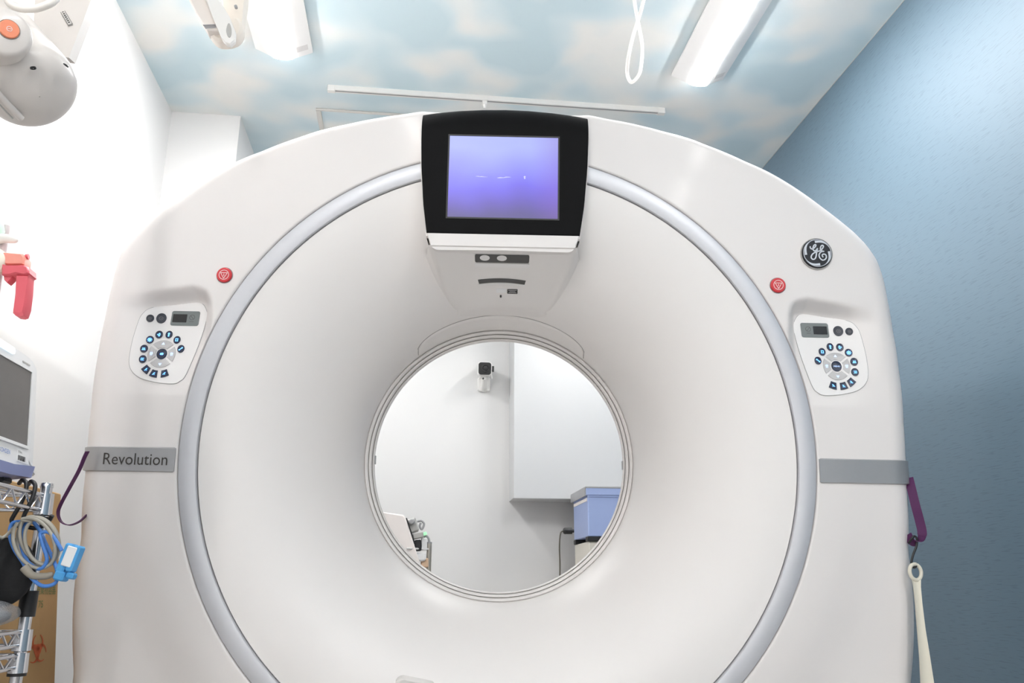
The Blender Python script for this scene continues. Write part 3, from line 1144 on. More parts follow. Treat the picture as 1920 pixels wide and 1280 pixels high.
def control_panel(s):
    def place(a, c, h):
        return gl(s * -a, panel_w(a, c) - 0.984 * h, c - 0.18 * h)
    b = MB()
    rings = [[place(a, c, -0.004) for a, c in OUTS], [place(a, c, 0.0014) for a, c in OUTS]]
    for k in (0.99, 0.9, 0.8, 0.7, 0.6, 0.5, 0.4, 0.3, 0.2, 0.1, 0.01):
        rings.append([place(-0.803 + (a + 0.803) * k, 0.255 + (c - 0.255) * k, 0.0022) for a, c in OUTS])
    b.loft(rings, caps=True)
    cp = b.build('control_panel', M_PANEL, scanner, 40)
    b = MB()
    stroke(b, OUTS, 0.0014, place, 0.0004, 0.0010, closed=True)
    b.build('panel_seam', M_SEAM, cp, 0)
    H0, H1 = 0.0020, 0.0046
    CU, CV = -0.8108, 0.2244
    for (u, v, r) in ((-0.8488, 0.3117, 0.0080), (-0.8253, 0.3140, 0.0110)):
        b = MB().prism(circle(u, v, r, 24, r * 1.18), place, H0, H1, bev=0.0008)
        icon(b, 'ring', u, v, r * 0.9, place, H1, 1)
        b.build('round_key', [M_KEYGREY, M_KEYEDGE], cp, 40)
    b = MB().prism(rrect(-0.8035, 0.2968, -0.7355, 0.3345, 0.005), place, H0, 0.0036, bev=0.0006)
    lcdf = b.build('readout_frame', M_LCDF, cp, 30)
    MB().prism(rrect(-0.7995, 0.3052, -0.7655, 0.3262, 0.001), place, 0.003, 0.0040).build('readout', M_LCD, cp, 0)
    b = MB()
    stroke(b, circle(-0.7530, 0.3185, 0.0062, 14), 0.0010, place, 0.0034, 0.0040, closed=True)
    stroke(b, [(-0.7575, 0.3235), (-0.7490, 0.3135)], 0.0010, place, 0.0034, 0.0040)
    stroke(b, [(-0.7580, 0.3075), (-0.7480, 0.3075)], 0.0010, place, 0.0034, 0.0040)
    b.build('heart_mark', M_DARK, cp, 0)
    keys = [(-0.8244, 0.2724, 'fan'), (-0.8018, 0.2733, 'head'), (-0.7807, 0.2604, 'grid'), (-0.7678, 0.2380, 'wrench'),
            (-0.8423, 0.2583, 'sun'), (-0.8521, 0.2354, 'bed'), (-0.8515, 0.2098, 'out')]
    for u, v, k in keys:
        b = MB().prism(circle(u, v, 0.0083, 22, 0.0098), place, H0, H1, bev=0.0008)
        icon(b, k, u, v, 0.0095, place, H1, 1)
        b.build('round_key', [M_KEY, M_ICON], cp, 40)
    for a0 in (231, 257, 287):                        # keystone keys along the lower arc
        poly = []
        for k in range(5):
            a = rad(a0 - 10 + 20 * k / 4)
            poly.append((CU + 0.0545 * math.cos(a), CV + 0.0590 * math.sin(a)))
        for k in range(5):
            a = rad(a0 + 9 - 18 * k / 4)
            poly.append((CU + 0.0400 * math.cos(a), CV + 0.0415 * math.sin(a)))
        b = MB().prism(poly, place, H0, H1, bev=0.0008)
        icon(b, 'move', CU + 0.047 * math.cos(rad(a0)), CV + 0.050 * math.sin(rad(a0)), 0.0085, place, H1, 1)
        b.build('keystone_key', [M_KEY, M_ICON], cp, 40)
    for a0, k in ((90, 'up'), (0, 'arrows'), (270, 'down'), (180, 'arrows')):
        sp = 47 if a0 in (90, 270) else 33
        poly = []
        for j in range(9):
            a = rad(a0 - sp + 2 * sp * j / 8)
            poly.append((CU + 0.0320 * math.cos(a), CV + 0.0345 * math.sin(a)))
        for j in range(7):
            a = rad(a0 + (sp - 4) - 2 * (sp - 4) * j / 6)
            poly.append((CU + 0.0150 * math.cos(a), CV + 0.0160 * math.sin(a)))
        b = MB().prism(poly, place, H0, 0.0040, bev=0.0008)
        icon(b, k, CU + 0.0235 * math.cos(rad(a0)), CV + 0.0255 * math.sin(rad(a0)), 0.0100, place, 0.0040, 1)
        b.build('arrow_pad', [M_PETAL, M_ICONW], cp, 40)
    b = MB().prism(circle(CU, CV, 0.0118, 28, 0.0134), place, H0, 0.0052, bev=0.001)
    if s > 0:
        add_text(b, 'MENU', lambda a, c: place(CU + 0.0072 - a, CV - 0.0017 + c, 0.0056), 0.0145, 0.0034, 1)
    else:
        icon(b, 'home', CU, CV, 0.0100, place, 0.0052, 1)
    b.build('centre_key', [M_KEY, M_ICONW if s > 0 else M_ICON], cp, 40)


control_panel(-1)
control_panel(1)
# the mirrored placing above uses s * -a: s = -1 keeps the measured (left) side

# ---- scanner base on the floor
def world_part(mb, name, mt, smooth=30):
    return mb.build(name, mt, scanner, smooth, M=MGI)


yawm = Matrix.Translation(Vector((GC.x, GC.y, 0))) @ Matrix.Rotation(-YG, 4, 'Z')
b = MB().box((-0.80, 0.12, 0.0), (0.80, 0.88, 0.16), M=yawm, bev=0.02)
for s in (-1, 1):
    b.box((s * 0.86 - 0.05, 0.25, 0.0), (s * 0.86 + 0.05, 0.75, 0.30), M=yawm, bev=0.01)
world_part(b, 'base', M_WHITE)

# ================================================================== patient table in front of the scanner
tm = Matrix.Translation(Vector((0.105, 0.80, 0))) @ Matrix.Rotation(-YG, 4, 'Z')
root = thing('patient_table', 'grey lowered patient table in front of the scanner bore', 'table')
root.matrix_world = tm
MB().box((-0.24, -1.55, 0.0), (0.24, 0.75, 0.34), bev=0.03).build('table_base', M_WHITE, root, 30)
rings = []
for y in (-1.75, -1.72, 0.88, 0.905):
    k = 0.94 if y in (-1.75, 0.905) else 1.0
    top = [(-0.215 + 0.43 * j / 16, y, 0.455 + 0.040 * (abs(-1 + 2 * j / 16)) ** 2) for j in range(17)]
    bot = [(p[0] * 0.96, y, p[2] - 0.05) for p in top[::-1]]
    rings.append([(p[0] * k, p[1], p[2]) for p in top + bot])
MB().loft(rings, caps=True).build('cradle', M_TABLE, root, 30)
MB().box((-0.235, -1.70, 0.34), (0.235, 0.82, 0.405), bev=0.012).build('cradle_carrier', M_WHITE, root, 30)
# grey positioning pad lying across the head end; its rounded corner just shows
tip = at_y(765, 1271, 1.66)
root = thing('positioning_pad', 'small grey rounded positioning pad standing on the head end of patient table', 'pad', (tip.x, tip.y, 0.47))
poly = [(-0.030, 0.0)] + [(-0.030, 0.035)] + [(-0.021 + 0.016 * math.cos(rad(150 - 20 * k)), tip.z - 0.480 - 0.016 + 0.016 * math.sin(rad(150 - 20 * k))) for k in range(5)] + [(0.035, 0.045), (0.06, 0.02), (0.06, 0.0)]
b = MB().prism([(p[0] + 0.012, p[1]) for p in poly], lambda a, c, h: (tip.x + a, tip.y + h, 0.480 + c), 0.06, 0.0, bev=0.004)
part(b, 'foam_block', M_TABLE, root)
b = MB().box((tip.x - 0.035, tip.y + 0.002, 0.474), (tip.x + 0.09, tip.y + 0.058, 0.481), bev=0.002)
part(b, 'pad_base', M_GREYP, root)


# ================================================================== hanging from the ceiling
# cord loop
root = thing('cord_loop', 'white cord hanging in a twisted loop from the ceiling', 'cord', (0.60, 2.0, ZC))
YC = 2.0
pix = [(1181, -60), (1189, 0), (1194, 30), (1199, 55), (1204, 85), (1203, 115), (1198, 140), (1184, 154), (1176, 138), (1178, 110), (1185, 75), (1194, 45), (1203, 15), (1211, -20), (1220, -62)]
pth = []
for k, (a, c) in enumerate(pix):
    p = at_y(a, c, YC + (0.018 if k < 6 else (-0.012 if k > 8 else 0.0)))
    pth.append(p)
first = [Vector((pth[0].x + 0.01, pth[0].y, ZC - 0.005)), Vector((pth[0].x + 0.004, pth[0].y, (ZC + pth[0].z) / 2))]
last = [Vector((pth[-1].x - 0.004, pth[-1].y, (ZC + pth[-1].z) / 2)), Vector((pth[-1].x - 0.02, pth[-1].y, ZC - 0.005))]
pts = catmull(first + pth + last, 6)
part(MB().tube(pts, 0.0052, 10), 'cord', mat('cord_white', (0.84, 0.80, 0.77, 1), 0.45, noise=0.02), root, 60)
b = MB()
b.lathe([(0.001, -0.022), (0.022, -0.022), (0.03, -0.012), (0.032, 0.0)], 24, lambda a, c, h: (pth[0].x + 0.03 + a, YC + c, ZC + h))
part(b, 'ceiling_rose', M_FIX, root)

# jointed suspension arm
elbow = at_y(428, 66, 1.62)
topB = at_y(444, -145, 1.66)
topA = at_y(318, -110, 1.34)
root = thing('suspension_arm', 'ivory jointed ceiling arm with rounded elbow beside the ceiling light', 'arm', (topB.x, 1.68, ZC))


def frame(p0, p1, side):
    d = (p1 - p0)
    l = d.length
    d.normalize()
    s = (side - d * side.dot(d)).normalized()
    n = d.cross(s)
    M = Matrix.Identity(4)
    for i in range(3):
        M[i][0], M[i][1], M[i][2], M[i][3] = s[i], n[i], d[i], p0[i]
    return M, l


def arm_poly(pts, y, th, name, mt, bev=0.004, n=3):
    P_ = [at_y(a, c, y) for a, c in pts]
    sm = catmull([(p.x, p.z) for p in P_], n, closed=True) if n > 1 else [(p.x, p.z) for p in P_]
    b = MB().prism([tuple(p) for p in sm], lambda a, c, h: (a, y + h, c), th, 0.0, bev=bev)
    return part(b, name, mt, root, 40)


arm_poly([(412, -150), (474, -150), (460, 0), (455, 34), (452, 52), (436, 62), (424, 44), (416, 10)], 1.635, 0.032, 'upper_link', M_IVORY, 0.004, 1)
arm_poly([(386, 50), (400, 44), (440, 30), (453, 42), (453, 58), (441, 72), (416, 77), (399, 70)], 1.615, 0.030, 'elbow', M_IVORY, 0.006)
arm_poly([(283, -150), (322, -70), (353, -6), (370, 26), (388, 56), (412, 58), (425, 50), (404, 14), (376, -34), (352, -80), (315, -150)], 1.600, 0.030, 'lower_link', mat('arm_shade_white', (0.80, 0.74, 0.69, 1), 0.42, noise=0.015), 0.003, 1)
arm_poly([(320, -150), (352, -78), (384, -4), (402, 40), (416, 72), (424, 81), (432, 83), (440, 76), (441, 58), (430, 30), (412, 0), (388, -42), (368, -80), (338, -150)], 1.585, 0.012, 'link_cover', M_IVORY2, 0.003, 1)
arm_poly([(424, 57), (426, 47), (429, 43), (432, 47), (434, 57), (433, 66), (430, 70), (426, 66)], 1.5835, 0.003, 'pivot_cap', M_GREYP, 0.0005)
for k in range(3):
    arm_poly([(380 + 2 * k, 46 + 2.6 * k), (405, 45 + 2.6 * k), (405, 46.6 + 2.6 * k), (381 + 2 * k, 47.6 + 2.6 * k)], 1.5985, 0.003, 'vent_slot', M_LID, 0.0002, 1)
topA = at_y(300, -150, 1.61)
b = MB().tube([topB - Vector((0, 0, 0.05)), Vector((topB.x, topB.y, ZC - 0.03))], 0.028, 20)
b.lathe([(0.001, -0.04), (0.07, -0.04), (0.09, -0.02), (0.09, 0)], 32, lambda a, c, h: (topB.x + a, topB.y + c, ZC + h))
part(b, 'ceiling_mount', M_IVORY, root)
drop = at_y(-30, 50, 1.045)
b = MB().tube([topA + Vector((0, 0.01, -0.02)), Vector((topA.x - 0.02, topA.y - 0.06, topA.z)), Vector((drop.x, drop.y, topA.z - 0.03)), Vector((drop.x, drop.y, drop.z + 0.035))], 0.017, 14)
part(b, 'drop_tube', M_IVORY, root)
q = at_y(443, 15, 1.625)
part(MB().lathe([(0.0005, -0.003), (0.0035, -0.003), (0.0035, 0.004)], 12, lambda a, c, h: (q.x + a, q.y + h - 0.004, q.z + c)), 'screw', M_LID, root)

# contrast injector head
Yi = 1.0
p_a = at_y(-12, 73, 1.03)
p_b = at_y(58, 161, 0.98)
ax = (p_b - p_a).normalized()
root = thing('injector_head', 'off-white drum-shaped injector head with orange button hanging from the ceiling arm', 'injector', p_a)
Mi, li = frame(p_a - ax * 0.10, p_b, Vector((0, 1, 0)))
li2 = li
R = 0.0560
prof = [(0.001, 0.0), (R * 0.9, 0.0), (R, 0.006), (R, li - 0.004)]
for k in range(1, 9):
    a = PI / 2 * k / 8
    prof.append((R - 0.018 + 0.018 * math.cos(a), li - 0.022 + 0.042 * math.sin(a) * (1.0)))
prof2 = prof[:4] + [(R * math.cos(PI / 2 * k / 10) if k < 10 else 0.0005, li - 0.004 + 0.034 * math.sin(PI / 2 * k / 10)) for k in range(1, 11)]
b = MB().lathe(prof2, 48, lambda a, c, h: tuple(Mi @ Vector((a, c, h))))
part(b, 'drum', M_INJ, root, 50)
# raised round boss with the orange button, facing the camera and down
q = at_y(8, 60, 0.895)
nrm = (Vector((0, 0, CAMZ)) - q).normalized()
nrm = (nrm + Vector((0.10, 0, 0.35))).normalized()
Mq, _ = frame(q - nrm * 0.045, q, Vector((1, 0, 0)))
b = MB().lathe([(0.030, -0.02), (0.030, 0.042), (0.0275, 0.0475), (0.024, 0.049), (0.0005, 0.049)], 48, lambda a, c, h: tuple(Mq @ Vector((a, c, h))))
part(b, 'boss', M_INJ, root, 50)
b = MB().lathe([(0.0125, 0.047), (0.0125, 0.0495)], 32, lambda a, c, h: tuple(Mq @ Vector((a, c, h))))
b = MB().prism(circle(0.004, 0.003, 0.0108, 32), lambda a, c, h: tuple(Mq @ Vector((a, c, h))), 0.048, 0.0515, bev=0.001)
btn = part(b, 'button', M_ORANGE, root)
b = MB()
stroke(b, circle(0.004, 0.003, 0.0028, 14), 0.0006, lambda a, c, h: tuple(Mq @ Vector((a, c, h))), 0.0512, 0.0520, closed=True)
stroke(b, [(0.002, 0.003), (0.006, 0.003)], 0.0006, lambda a, c, h: tuple(Mq @ Vector((a, c, h))), 0.0512, 0.0520)
ob = part(b, 'button_mark', M_PINK, root)
MB_r = MB().lathe([(0.0108, 0.0485), (0.0115, 0.0500), (0.0122, 0.0485)], 32, lambda a, c, h: tuple(Mq @ Vector((a + 0.004, c + 0.003, h))))
part(MB_r, 'button_rim', M_GREYP, root)
# carrying handle
hp = [at_y(a, c, 0.955 + d) for a, c, d in ((12, -60, 0.03), (12, -20, 0.01), (16, 4, 0.0), (34, 15, 0.0), (60, 17, 0.0), (84, 11, 0.0), (103, 0, 0.005), (112, -22, 0.02), (116, -60, 0.04))]
part(MB().tube(catmull(hp, 6), 0.0048, 12), 'handle', mat('handle_white', (0.78, 0.74, 0.69, 1), 0.35, noise=0.01), root, 60)
# flat bracket behind the drum
c0, c1, c2, c3 = at_y(70, -90, 1.10), at_y(206, -90, 1.10), at_y(129, 108, 1.07), at_y(60, 100, 1.07)
b = MB()
quad = [c0, c1, c2, c3]
b.loft([[tuple(p) for p in quad], [tuple(p + Vector((0.004, 0.014, 0.0))) for p in quad]], caps=True)
br = part(b, 'bracket', M_INJ, root, 20)
un = (c1 - c0).normalized()
dn = (c2 - c1).normalized()
nn = un.cross(dn).normalized()
if nn.y > 0:
    nn = -nn
lc0, lc1 = at_y(116, 20, 1.088), at_y(134, 50, 1.080)
ld = (lc1 - lc0)
lw = ld.length
ld.normalize()
lu = ld.cross(nn).normalized()
if lu.z < 0:
    lu = -lu
b = MB()
pls = lambda a, c, h: tuple(lc0 + ld * a + lu * c + nn * (0.004 + h))
b.prism([(0, -0.003), (lw, -0.003), (lw, 0.003), (0, 0.003)], pls, -0.006, 0.0)
part(b, 'name_label', mat('label_grey', (0.56, 0.54, 0.52, 1), 0.5), root, 0)
b = MB()
stroke(b, [(0, -0.003), (lw, -0.003), (lw, 0.003), (0, 0.003)], 0.0006, pls, 0.0, 0.0006, closed=True)
b.prism([(0.0015, -0.0014), (0.0040, 0.0), (0.0015, 0.0014)], pls, 0, 0.0006)
for k in range(7):
    x = 0.008 + k * (lw - 0.010) / 7
    b.prism([(x, -0.0012), (x + 0.0018, -0.0012), (x + 0.0018, 0.0012), (x, 0.0012)], pls, 0, 0.0006)
part(b, 'label_print', M_DARK, root, 0)
# seam strip along the drum and two screw recesses


def on_drum(a, c):
    for k in range(700):
        w_ = at_y(a, c, 0.85 + 0.0005 * k)
        lc = Mi.inverted() @ w_
        if math.hypot(lc.x, lc.y) <= R * 1.004 and lc.z < li + 0.03:
            return w_, Mi.to_3x3() @ Vector((lc.x, lc.y, 0)).normalized()
    return at_y(a, c, 0.95), Vector((0, -1, 0))


sp_ = [on_drum(a, c)[0] for a, c in ((-20, 158), (0, 180), (15, 196), (30, 212), (40, 222))]
part(MB().tube(sp_, 0.0042, 10), 'seam_strip', M_INJ, root, 50)
sp_ = [on_drum(a, c)[0] for a, c in ((-20, 176), (0, 197), (12, 210), (24, 222))]
part(MB().tube(sp_, 0.0011, 6), 'seam_line', M_GREYP, root, 50)
for a, c, d in ((62, 127, 0.938), (124, 122, 0.972)):
    best, nr = on_drum(a, c)
    Ms, _ = frame(best, best + nr, Vector((0, 0, 1)))
    b = MB().lathe([(0.0005, -0.001), (0.0028, 0.0002), (0.0034, 0.0004), (0.0036, -0.001)], 14, lambda x, y, h: tuple(Ms @ Vector((x, y, h))))
    part(b, 'screw_recess', M_LCD, root)


# ================================================================== left side: rack, monitor and things on it
XRK = -0.762                                      # right side plane of the rack
YB_, YF_ = 1.853, 1.36                            # far and near posts
XLK = -1.085
root = thing('wire_rack', 'chrome wire rack trolley with zigzag shelf edges beside the scanner', 'rack', (XRK, YB_, 0))
for px_, py_ in ((XRK, YB_), (XRK, YF_), (XLK, YB_), (XLK, YF_)):
    part(MB().tube([(px_, py_, 0.06), (px_, py_, 0.905)], 0.0118, 20), 'post', M_CHROME, root, 50)
    b = MB().lathe([(0.0005, 0.906), (0.011, 0.906), (0.0125, 0.902), (0.0125, 0.897)], 20, lambda a, c, h: (px_ + a, py_ + c, h))
    part(b, 'post_cap', M_CHROME, root)
    b = MB().lathe([(0.001, 0.03), (0.028, 0.03), (0.028, 0.002), (0.001, 0.0)], 24, lambda a, c, h: (px_ + (h - 0.03) * 0, py_ + c * 0.5, 0.03 + a))
    part(b, 'castor', M_BLK, root)
    for zz in (0.832, 0.533):
        b = MB().lathe([(0.0122, zz - 0.004), (0.0175, zz - 0.004), (0.0175, zz + 0.004), (0.0122, zz + 0.004)], 20, lambda a, c, h: (px_ + a, py_ + c, h))
        part(b, 'collar', M_BLK, root)


def shelf_side(pa, pb, zt, zb, mid=None):
    b = MB()
    b.tube([pa + Vector((0, 0, zt)), pb + Vector((0, 0, zt))], 0.0042, 8)
    b.tube([pa + Vector((0, 0, zb)), pb + Vector((0, 0, zb))], 0.0042, 8)
    n = max(4, int((pb - pa).length / 0.030))
    zz = []
    for k in range(n + 1):
        zz.append(pa.lerp(pb, k / n) + Vector((0, 0, zt if k % 2 else zb)))
    b.tube(zz, 0.0026, 6)
    return b


def shelf(zt, zb, nm):
    c = [Vector((XRK, YB_, 0)), Vector((XRK, YF_, 0)), Vector((XLK, YF_, 0)), Vector((XLK, YB_, 0))]
    for k in range(4):
        part(shelf_side(c[k], c[(k + 1) % 4], zt, zb), nm, M_CHROME, root, 50)
    b = MB()
    for k in range(1, 16):
        x = XLK + (XRK - XLK) * k / 16
        b.tube([(x, YB_, zt), (x, YF_, zt)], 0.0022, 6)
    part(b, 'shelf_wires', M_CHROME, root, 50)
    for cc in c:
        b = MB().lathe([(0.0122, zb - 0.012), (0.0185, zb - 0.010), (0.0170, zt + 0.004), (0.0122, zt + 0.004)], 20, lambda a, d, h: (cc.x + a, cc.y + d, h))
        part(b, 'shelf_sleeve', M_CHROME, root)


shelf(0.880, 0.850, 'shelf_edge')
shelf(0.612, 0.586, 'shelf_edge')
shelf(0.568, 0.545, 'shelf_edge')
b = MB().tube([(XRK, YB_, 0.640), (XRK, YB_, 0.690)], 0.0165, 20)
part(b, 'grip_sleeve', M_BLK, root, 50)

# patient monitor
mt_ = Matrix.Translation(Vector((-0.790, 1.655, 0.909))) @ Matrix.Rotation(rad(-6), 4, 'Y')
root = thing('patient_monitor', 'white patient monitor with dark screen and blue underside on the wire rack', 'monitor')
root.matrix_world = mt_
# local: x out of the screen, y along the face, z up
HW, HH = 0.195, 0.262


def mon_place(a, c, h):
    return (h, a, c)


body = [tuple(p) for p in catmull([(-HW, 0.03), (-HW * 0.99, 0.20), (-HW * 0.93, 0.248), (-0.10, HH), (0.10, HH), (HW * 0.93, 0.248), (HW * 0.99, 0.20), (HW, 0.03), (HW * 0.92, 0.018), (-HW * 0.92, 0.018)], 4, closed=True)]
MB().prism(body, mon_place, -0.085, 0.0, bev=0.006).build('case', M_MON, root, 40)
under = [(-HW * 0.98, 0.030), (-HW * 0.9, 0.004), (-0.08, -0.001), (0.08, -0.001), (HW * 0.9, 0.004), (HW * 0.98, 0.030), (0.10, 0.022), (-0.10, 0.022)]
MB().prism(under, mon_place, -0.08, 0.006, bev=0.003).build('underside', M_MONB, root, 30)
fr = MB()
o_, i_ = (-0.163, 0.062, 0.163, 0.232), (-0.157, 0.068, 0.157, 0.226)
ring4m = lambda q, w: [(w, q[0], q[1]), (w, q[2], q[1]), (w, q[2], q[3]), (w, q[0], q[3])]
fr.loft([ring4m(o_, -0.002), ring4m(o_, 0.003), ring4m(i_, 0.003), ring4m(i_, 0.0005)])
fr.build('screen_frame', M_MON, root, 20)
MB().add(ring4m(i_, 0.001), [(0, 1, 2, 3)]).build('screen', M_MONS, root, 0)
MB().prism(rrect(-0.06, 0.242, 0.075, 0.256, 0.006), mon_place, -0.002, 0.003, bev=0.001).build('alarm_lamp', M_LED, root, 30)
lb = MB().prism(rrect(0.115, 0.031, 0.168, 0.057, 0.001), mon_place, -0.001, 0.0012).build('asset_label', M_WLABEL, root, 0)
b = MB()
random.seed(2)
for k in range(9):
    y = 0.118 + k * 0.0038
    b.prism([(y, 0.034), (y + random.choice((0.0012, 0.0024)), 0.034), (y + 0.0014, 0.044), (y, 0.044)], mon_place, 0.0012, 0.0018)
add_text(b, 'No.', lambda a, c: (0.0018, 0.119 + a, 0.049 + c), 0.016, 0.005)
b.build('label_print', M_LCD, lb, 0, recalc=False)
b = MB()
add_text(b, 'NIHON KOHDEN', lambda a, c: (0.0012, -0.002 + a, 0.040 + c), 0.085, 0.0085)
b.prism(rrect(-0.016, 0.038, -0.005, 0.050, 0.002), mon_place, 0.0, 0.0012)
b.build('maker_lettering', mat('print_blue', (0.10, 0.22, 0.55, 1), 0.5), root, 0, recalc=False)
b = MB()
stroke(b, [(0.115, 0.2395), (0.150, 0.2395)], 0.003, mon_place, 0.0002, 0.0010)
b.build('model_print', M_GREYP, root, 0)
for sy in (-1, 1):
    MB().box((-0.07, sy * 0.13 - 0.02, -0.009), (-0.02, sy * 0.13 + 0.02, 0.003), bev=0.003).build('foot', M_BLK, root, 30)

# two black hooks over the shelf edge, holding the coiled leads
HY = 1.775


def hook(name, px_list, yy, label):
    pts = catmull([at_y(a, c, yy + d) for a, c, d in px_list], 6)
    o = MB().tube(pts, 0.0042, 10).build(name, M_BLK, smooth=60, loc=tuple(pts[0]))
    return tag(o, label, 'hook', 'black hooks on the rack')


hook('cable_hook', [(36, 906, 0.02), (42, 900, 0.0), (49, 905, -0.012), (48, 922, -0.016), (38, 946, -0.018), (26, 966, -0.018), (22, 976, -0.016), (30, 985, -0.014), (50, 982, -0.014), (68, 974, -0.016), (80, 966, -0.02)], 1.80, 'black bent hook over the rack edge, the one further from the chrome post')
hook('cable_hook', [(53, 908, 0.02), (59, 902, 0.0), (66, 910, -0.012), (62, 930, -0.016), (53, 950, -0.018), (44, 970, -0.018), (46, 984, -0.016), (66, 990, -0.014), (84, 984, -0.014), (92, 976, -0.016), (98, 966, -0.02)], 1.80, 'black bent hook over the rack edge nearest the chrome post')


def coil(name, loops, r, mt, label, n=26, rs=1):
    pts = []
    random.seed(rs)
    for (cx, cy, rx, ry, ang, y) in loops:
        for k in range(n):
            t = 2 * PI * k / n
            a, c = rx * math.sin(t), -ry * math.cos(t)
            px_ = cx + a * math.cos(ang) - c * math.sin(ang)
            py_ = cy + a * math.sin(ang) + c * math.cos(ang)
            pts.append(at_y(px_, py_, y + 0.004 * math.sin(t * 2 + cx)))
    return pts


gp = [at_y(-20, 990, 1.72), at_y(4, 1008, 1.74), at_y(30, 985, 1.76)]
gp += coil('x', [(72, 1016, 38, 48, -0.35, 1.770), (70, 1012, 30, 46, -0.42, 1.762), (78, 1016, 30, 44, -0.30, 1.754), (64, 1018, 36, 50, -0.5, 1.747)], 0.003, None, '')
pts = catmull(gp, 3)
o = MB().tube(pts, 0.0034, 8).build('sensor_lead', M_CABLE, smooth=60, loc=tuple(pts[0]))
tag(o, 'grey sensor lead wound in a loose coil on the black hooks', 'cable')
b = MB()
bp = [at_y(46, 1063, 1.745), at_y(60, 1078, 1.745), at_y(84, 1080, 1.75), at_y(100, 1076, 1.752)]
pts = catmull(bp, 5)
o = MB().tube(pts, [0.009, 0.0088, 0.0085, 0.008, 0.0075, 0.007, 0.007, 0.0068, 0.0066, 0.0066, 0.0066, 0.0064, 0.0062, 0.006, 0.005, 0.004], 12).build('lead_connector', mat('connector_grey', (0.30, 0.27, 0.22, 1), 0.55, noise=0.05), smooth=60, loc=tuple(pts[0]))
tag(o, 'grey-brown lead connector tucked into the bottom of the cable coil', 'connector')
root = thing('finger_probe', 'light blue finger clip probe with white pad on blue lead beside the coil', 'probe', at_y(130, 1060, 1.75))
bl = [at_y(44, 978, 1.765), at_y(24, 980, 1.77), at_y(18, 1000, 1.77), at_y(26, 1028, 1.765), at_y(44, 1056, 1.76), at_y(56, 1080, 1.75), at_y(80, 1098, 1.745), at_y(104, 1092, 1.745), at_y(107, 1070, 1.75), at_y(98, 1045, 1.76), at_y(84, 1015, 1.77),
      at_y(72, 990, 1.78), at_y(56, 975, 1.78), at_y(44, 990, 1.772), at_y(40, 1020, 1.768), at_y(52, 1052, 1.758), at_y(74, 1066, 1.75), at_y(88, 1050, 1.748), at_y(80, 1020, 1.746), at_y(76, 1000, 1.746), at_y(92, 998, 1.745), at_y(106, 1015, 1.742), at_y(116, 1032, 1.742)]
part(MB().tube(catmull(bl, 8), 0.0036, 8), 'lead', M_CABLEB, root, 60)
pc = at_y(131, 1050, 1.742)
Mp = Matrix.Translation(pc) @ Matrix.Rotation(rad(14), 4, 'Y') @ Matrix.Rotation(rad(-12), 4, 'Z')
Mp = Mp @ Matrix.Rotation(rad(-0), 4, 'X')


def pbox(lo, hi, bev=0.003):
    return MB().box(lo, hi, M=Mp, bev=bev)


part(pbox((-0.0165, -0.010, -0.026), (0.0010, 0.012, 0.030)), 'lower_jaw', M_PROBE, root)
part(pbox((0.0025, -0.011, -0.020), (0.0165, 0.011, 0.030)), 'upper_jaw', M_PROBE, root)
part(pbox((-0.008, -0.0125, -0.012), (0.0125, -0.009, 0.026), 0.0015), 'white_pad', M_WLABEL, root)
part(pbox((-0.014, -0.012, -0.040), (0.007, 0.012, -0.022)), 'grip', M_PROBE, root)
part(pbox((0.0075, -0.009, -0.032), (0.023, 0.009, -0.020)), 'finger_tab', M_PROBE, root)

# black cuff pouch hanging from the rack side
pts = []
cc = at_y(-10, 1072, 1.775)
b = MB()
rings = []
for i in range(13):
    a = -PI / 2 + PI * i / 12
    ry, dx = max(0.02, math.cos(a)) ** 0.7, math.sin(a)
    rings.append([(cc.x + 0.070 * ry * math.cos(t) + 0.0, cc.y + 0.012 + 0.022 * dx, cc.z + 0.066 * ry * math.sin(t) * (1.0 + 0.12 * math.cos(t))) for t in [2 * PI * k / 32 for k in range(32)]])
b.loft(rings, caps=True)
tag(b.build('cuff_pouch', M_CLOTH, smooth=60, loc=tuple(cc)), 'black rounded cloth cuff pouch hanging on the side of the wire rack', 'pouch')
# clear plastic bag lying in the lower basket
b = MB()
random.seed(7)
rings = []
for i in range(9):
    t = i / 8
    y = 1.62 + 0.235 * t
    e = math.sin(PI * min(1, max(0.03, t))) ** 0.35
    ring = []
    for k in range(20):
        a = 2 * PI * k / 20
        ring.append((-0.805 + (0.062 + random.uniform(-0.004, 0.004)) * e * math.cos(a), y, 0.648 + (0.026 + random.uniform(-0.004, 0.004)) * e * math.sin(a)))
    rings.append(ring)
b.loft(rings, caps=True)
tag(b.build('plastic_bag', M_BAG, smooth=60, loc=(-0.805, 1.74, 0.62)), 'crumpled clear plastic bag lying on the lower basket of the wire rack', 'bag')
rings = []
for i in range(7):
    t = i / 6
    y = 1.63 + 0.19 * t
    rings.append([(-0.815 + 0.040 * math.cos(a), y, 0.642 + 0.016 * math.sin(a)) for a in [2 * PI * k / 14 for k in range(14)]])
tag(MB().loft(rings, caps=True).build('folded_pack', mat('slate_pack', (0.16, 0.18, 0.22, 1), 0.5, noise=0.1), smooth=60, loc=(-0.815, 1.7, 0.63)), 'dark slate folded pack inside the clear plastic bag', 'pack')

# leaning cardboard box
root = thing('cardboard_box', 'tall brown cardboard box with red biohazard mark leaning on the white wall', 'box')
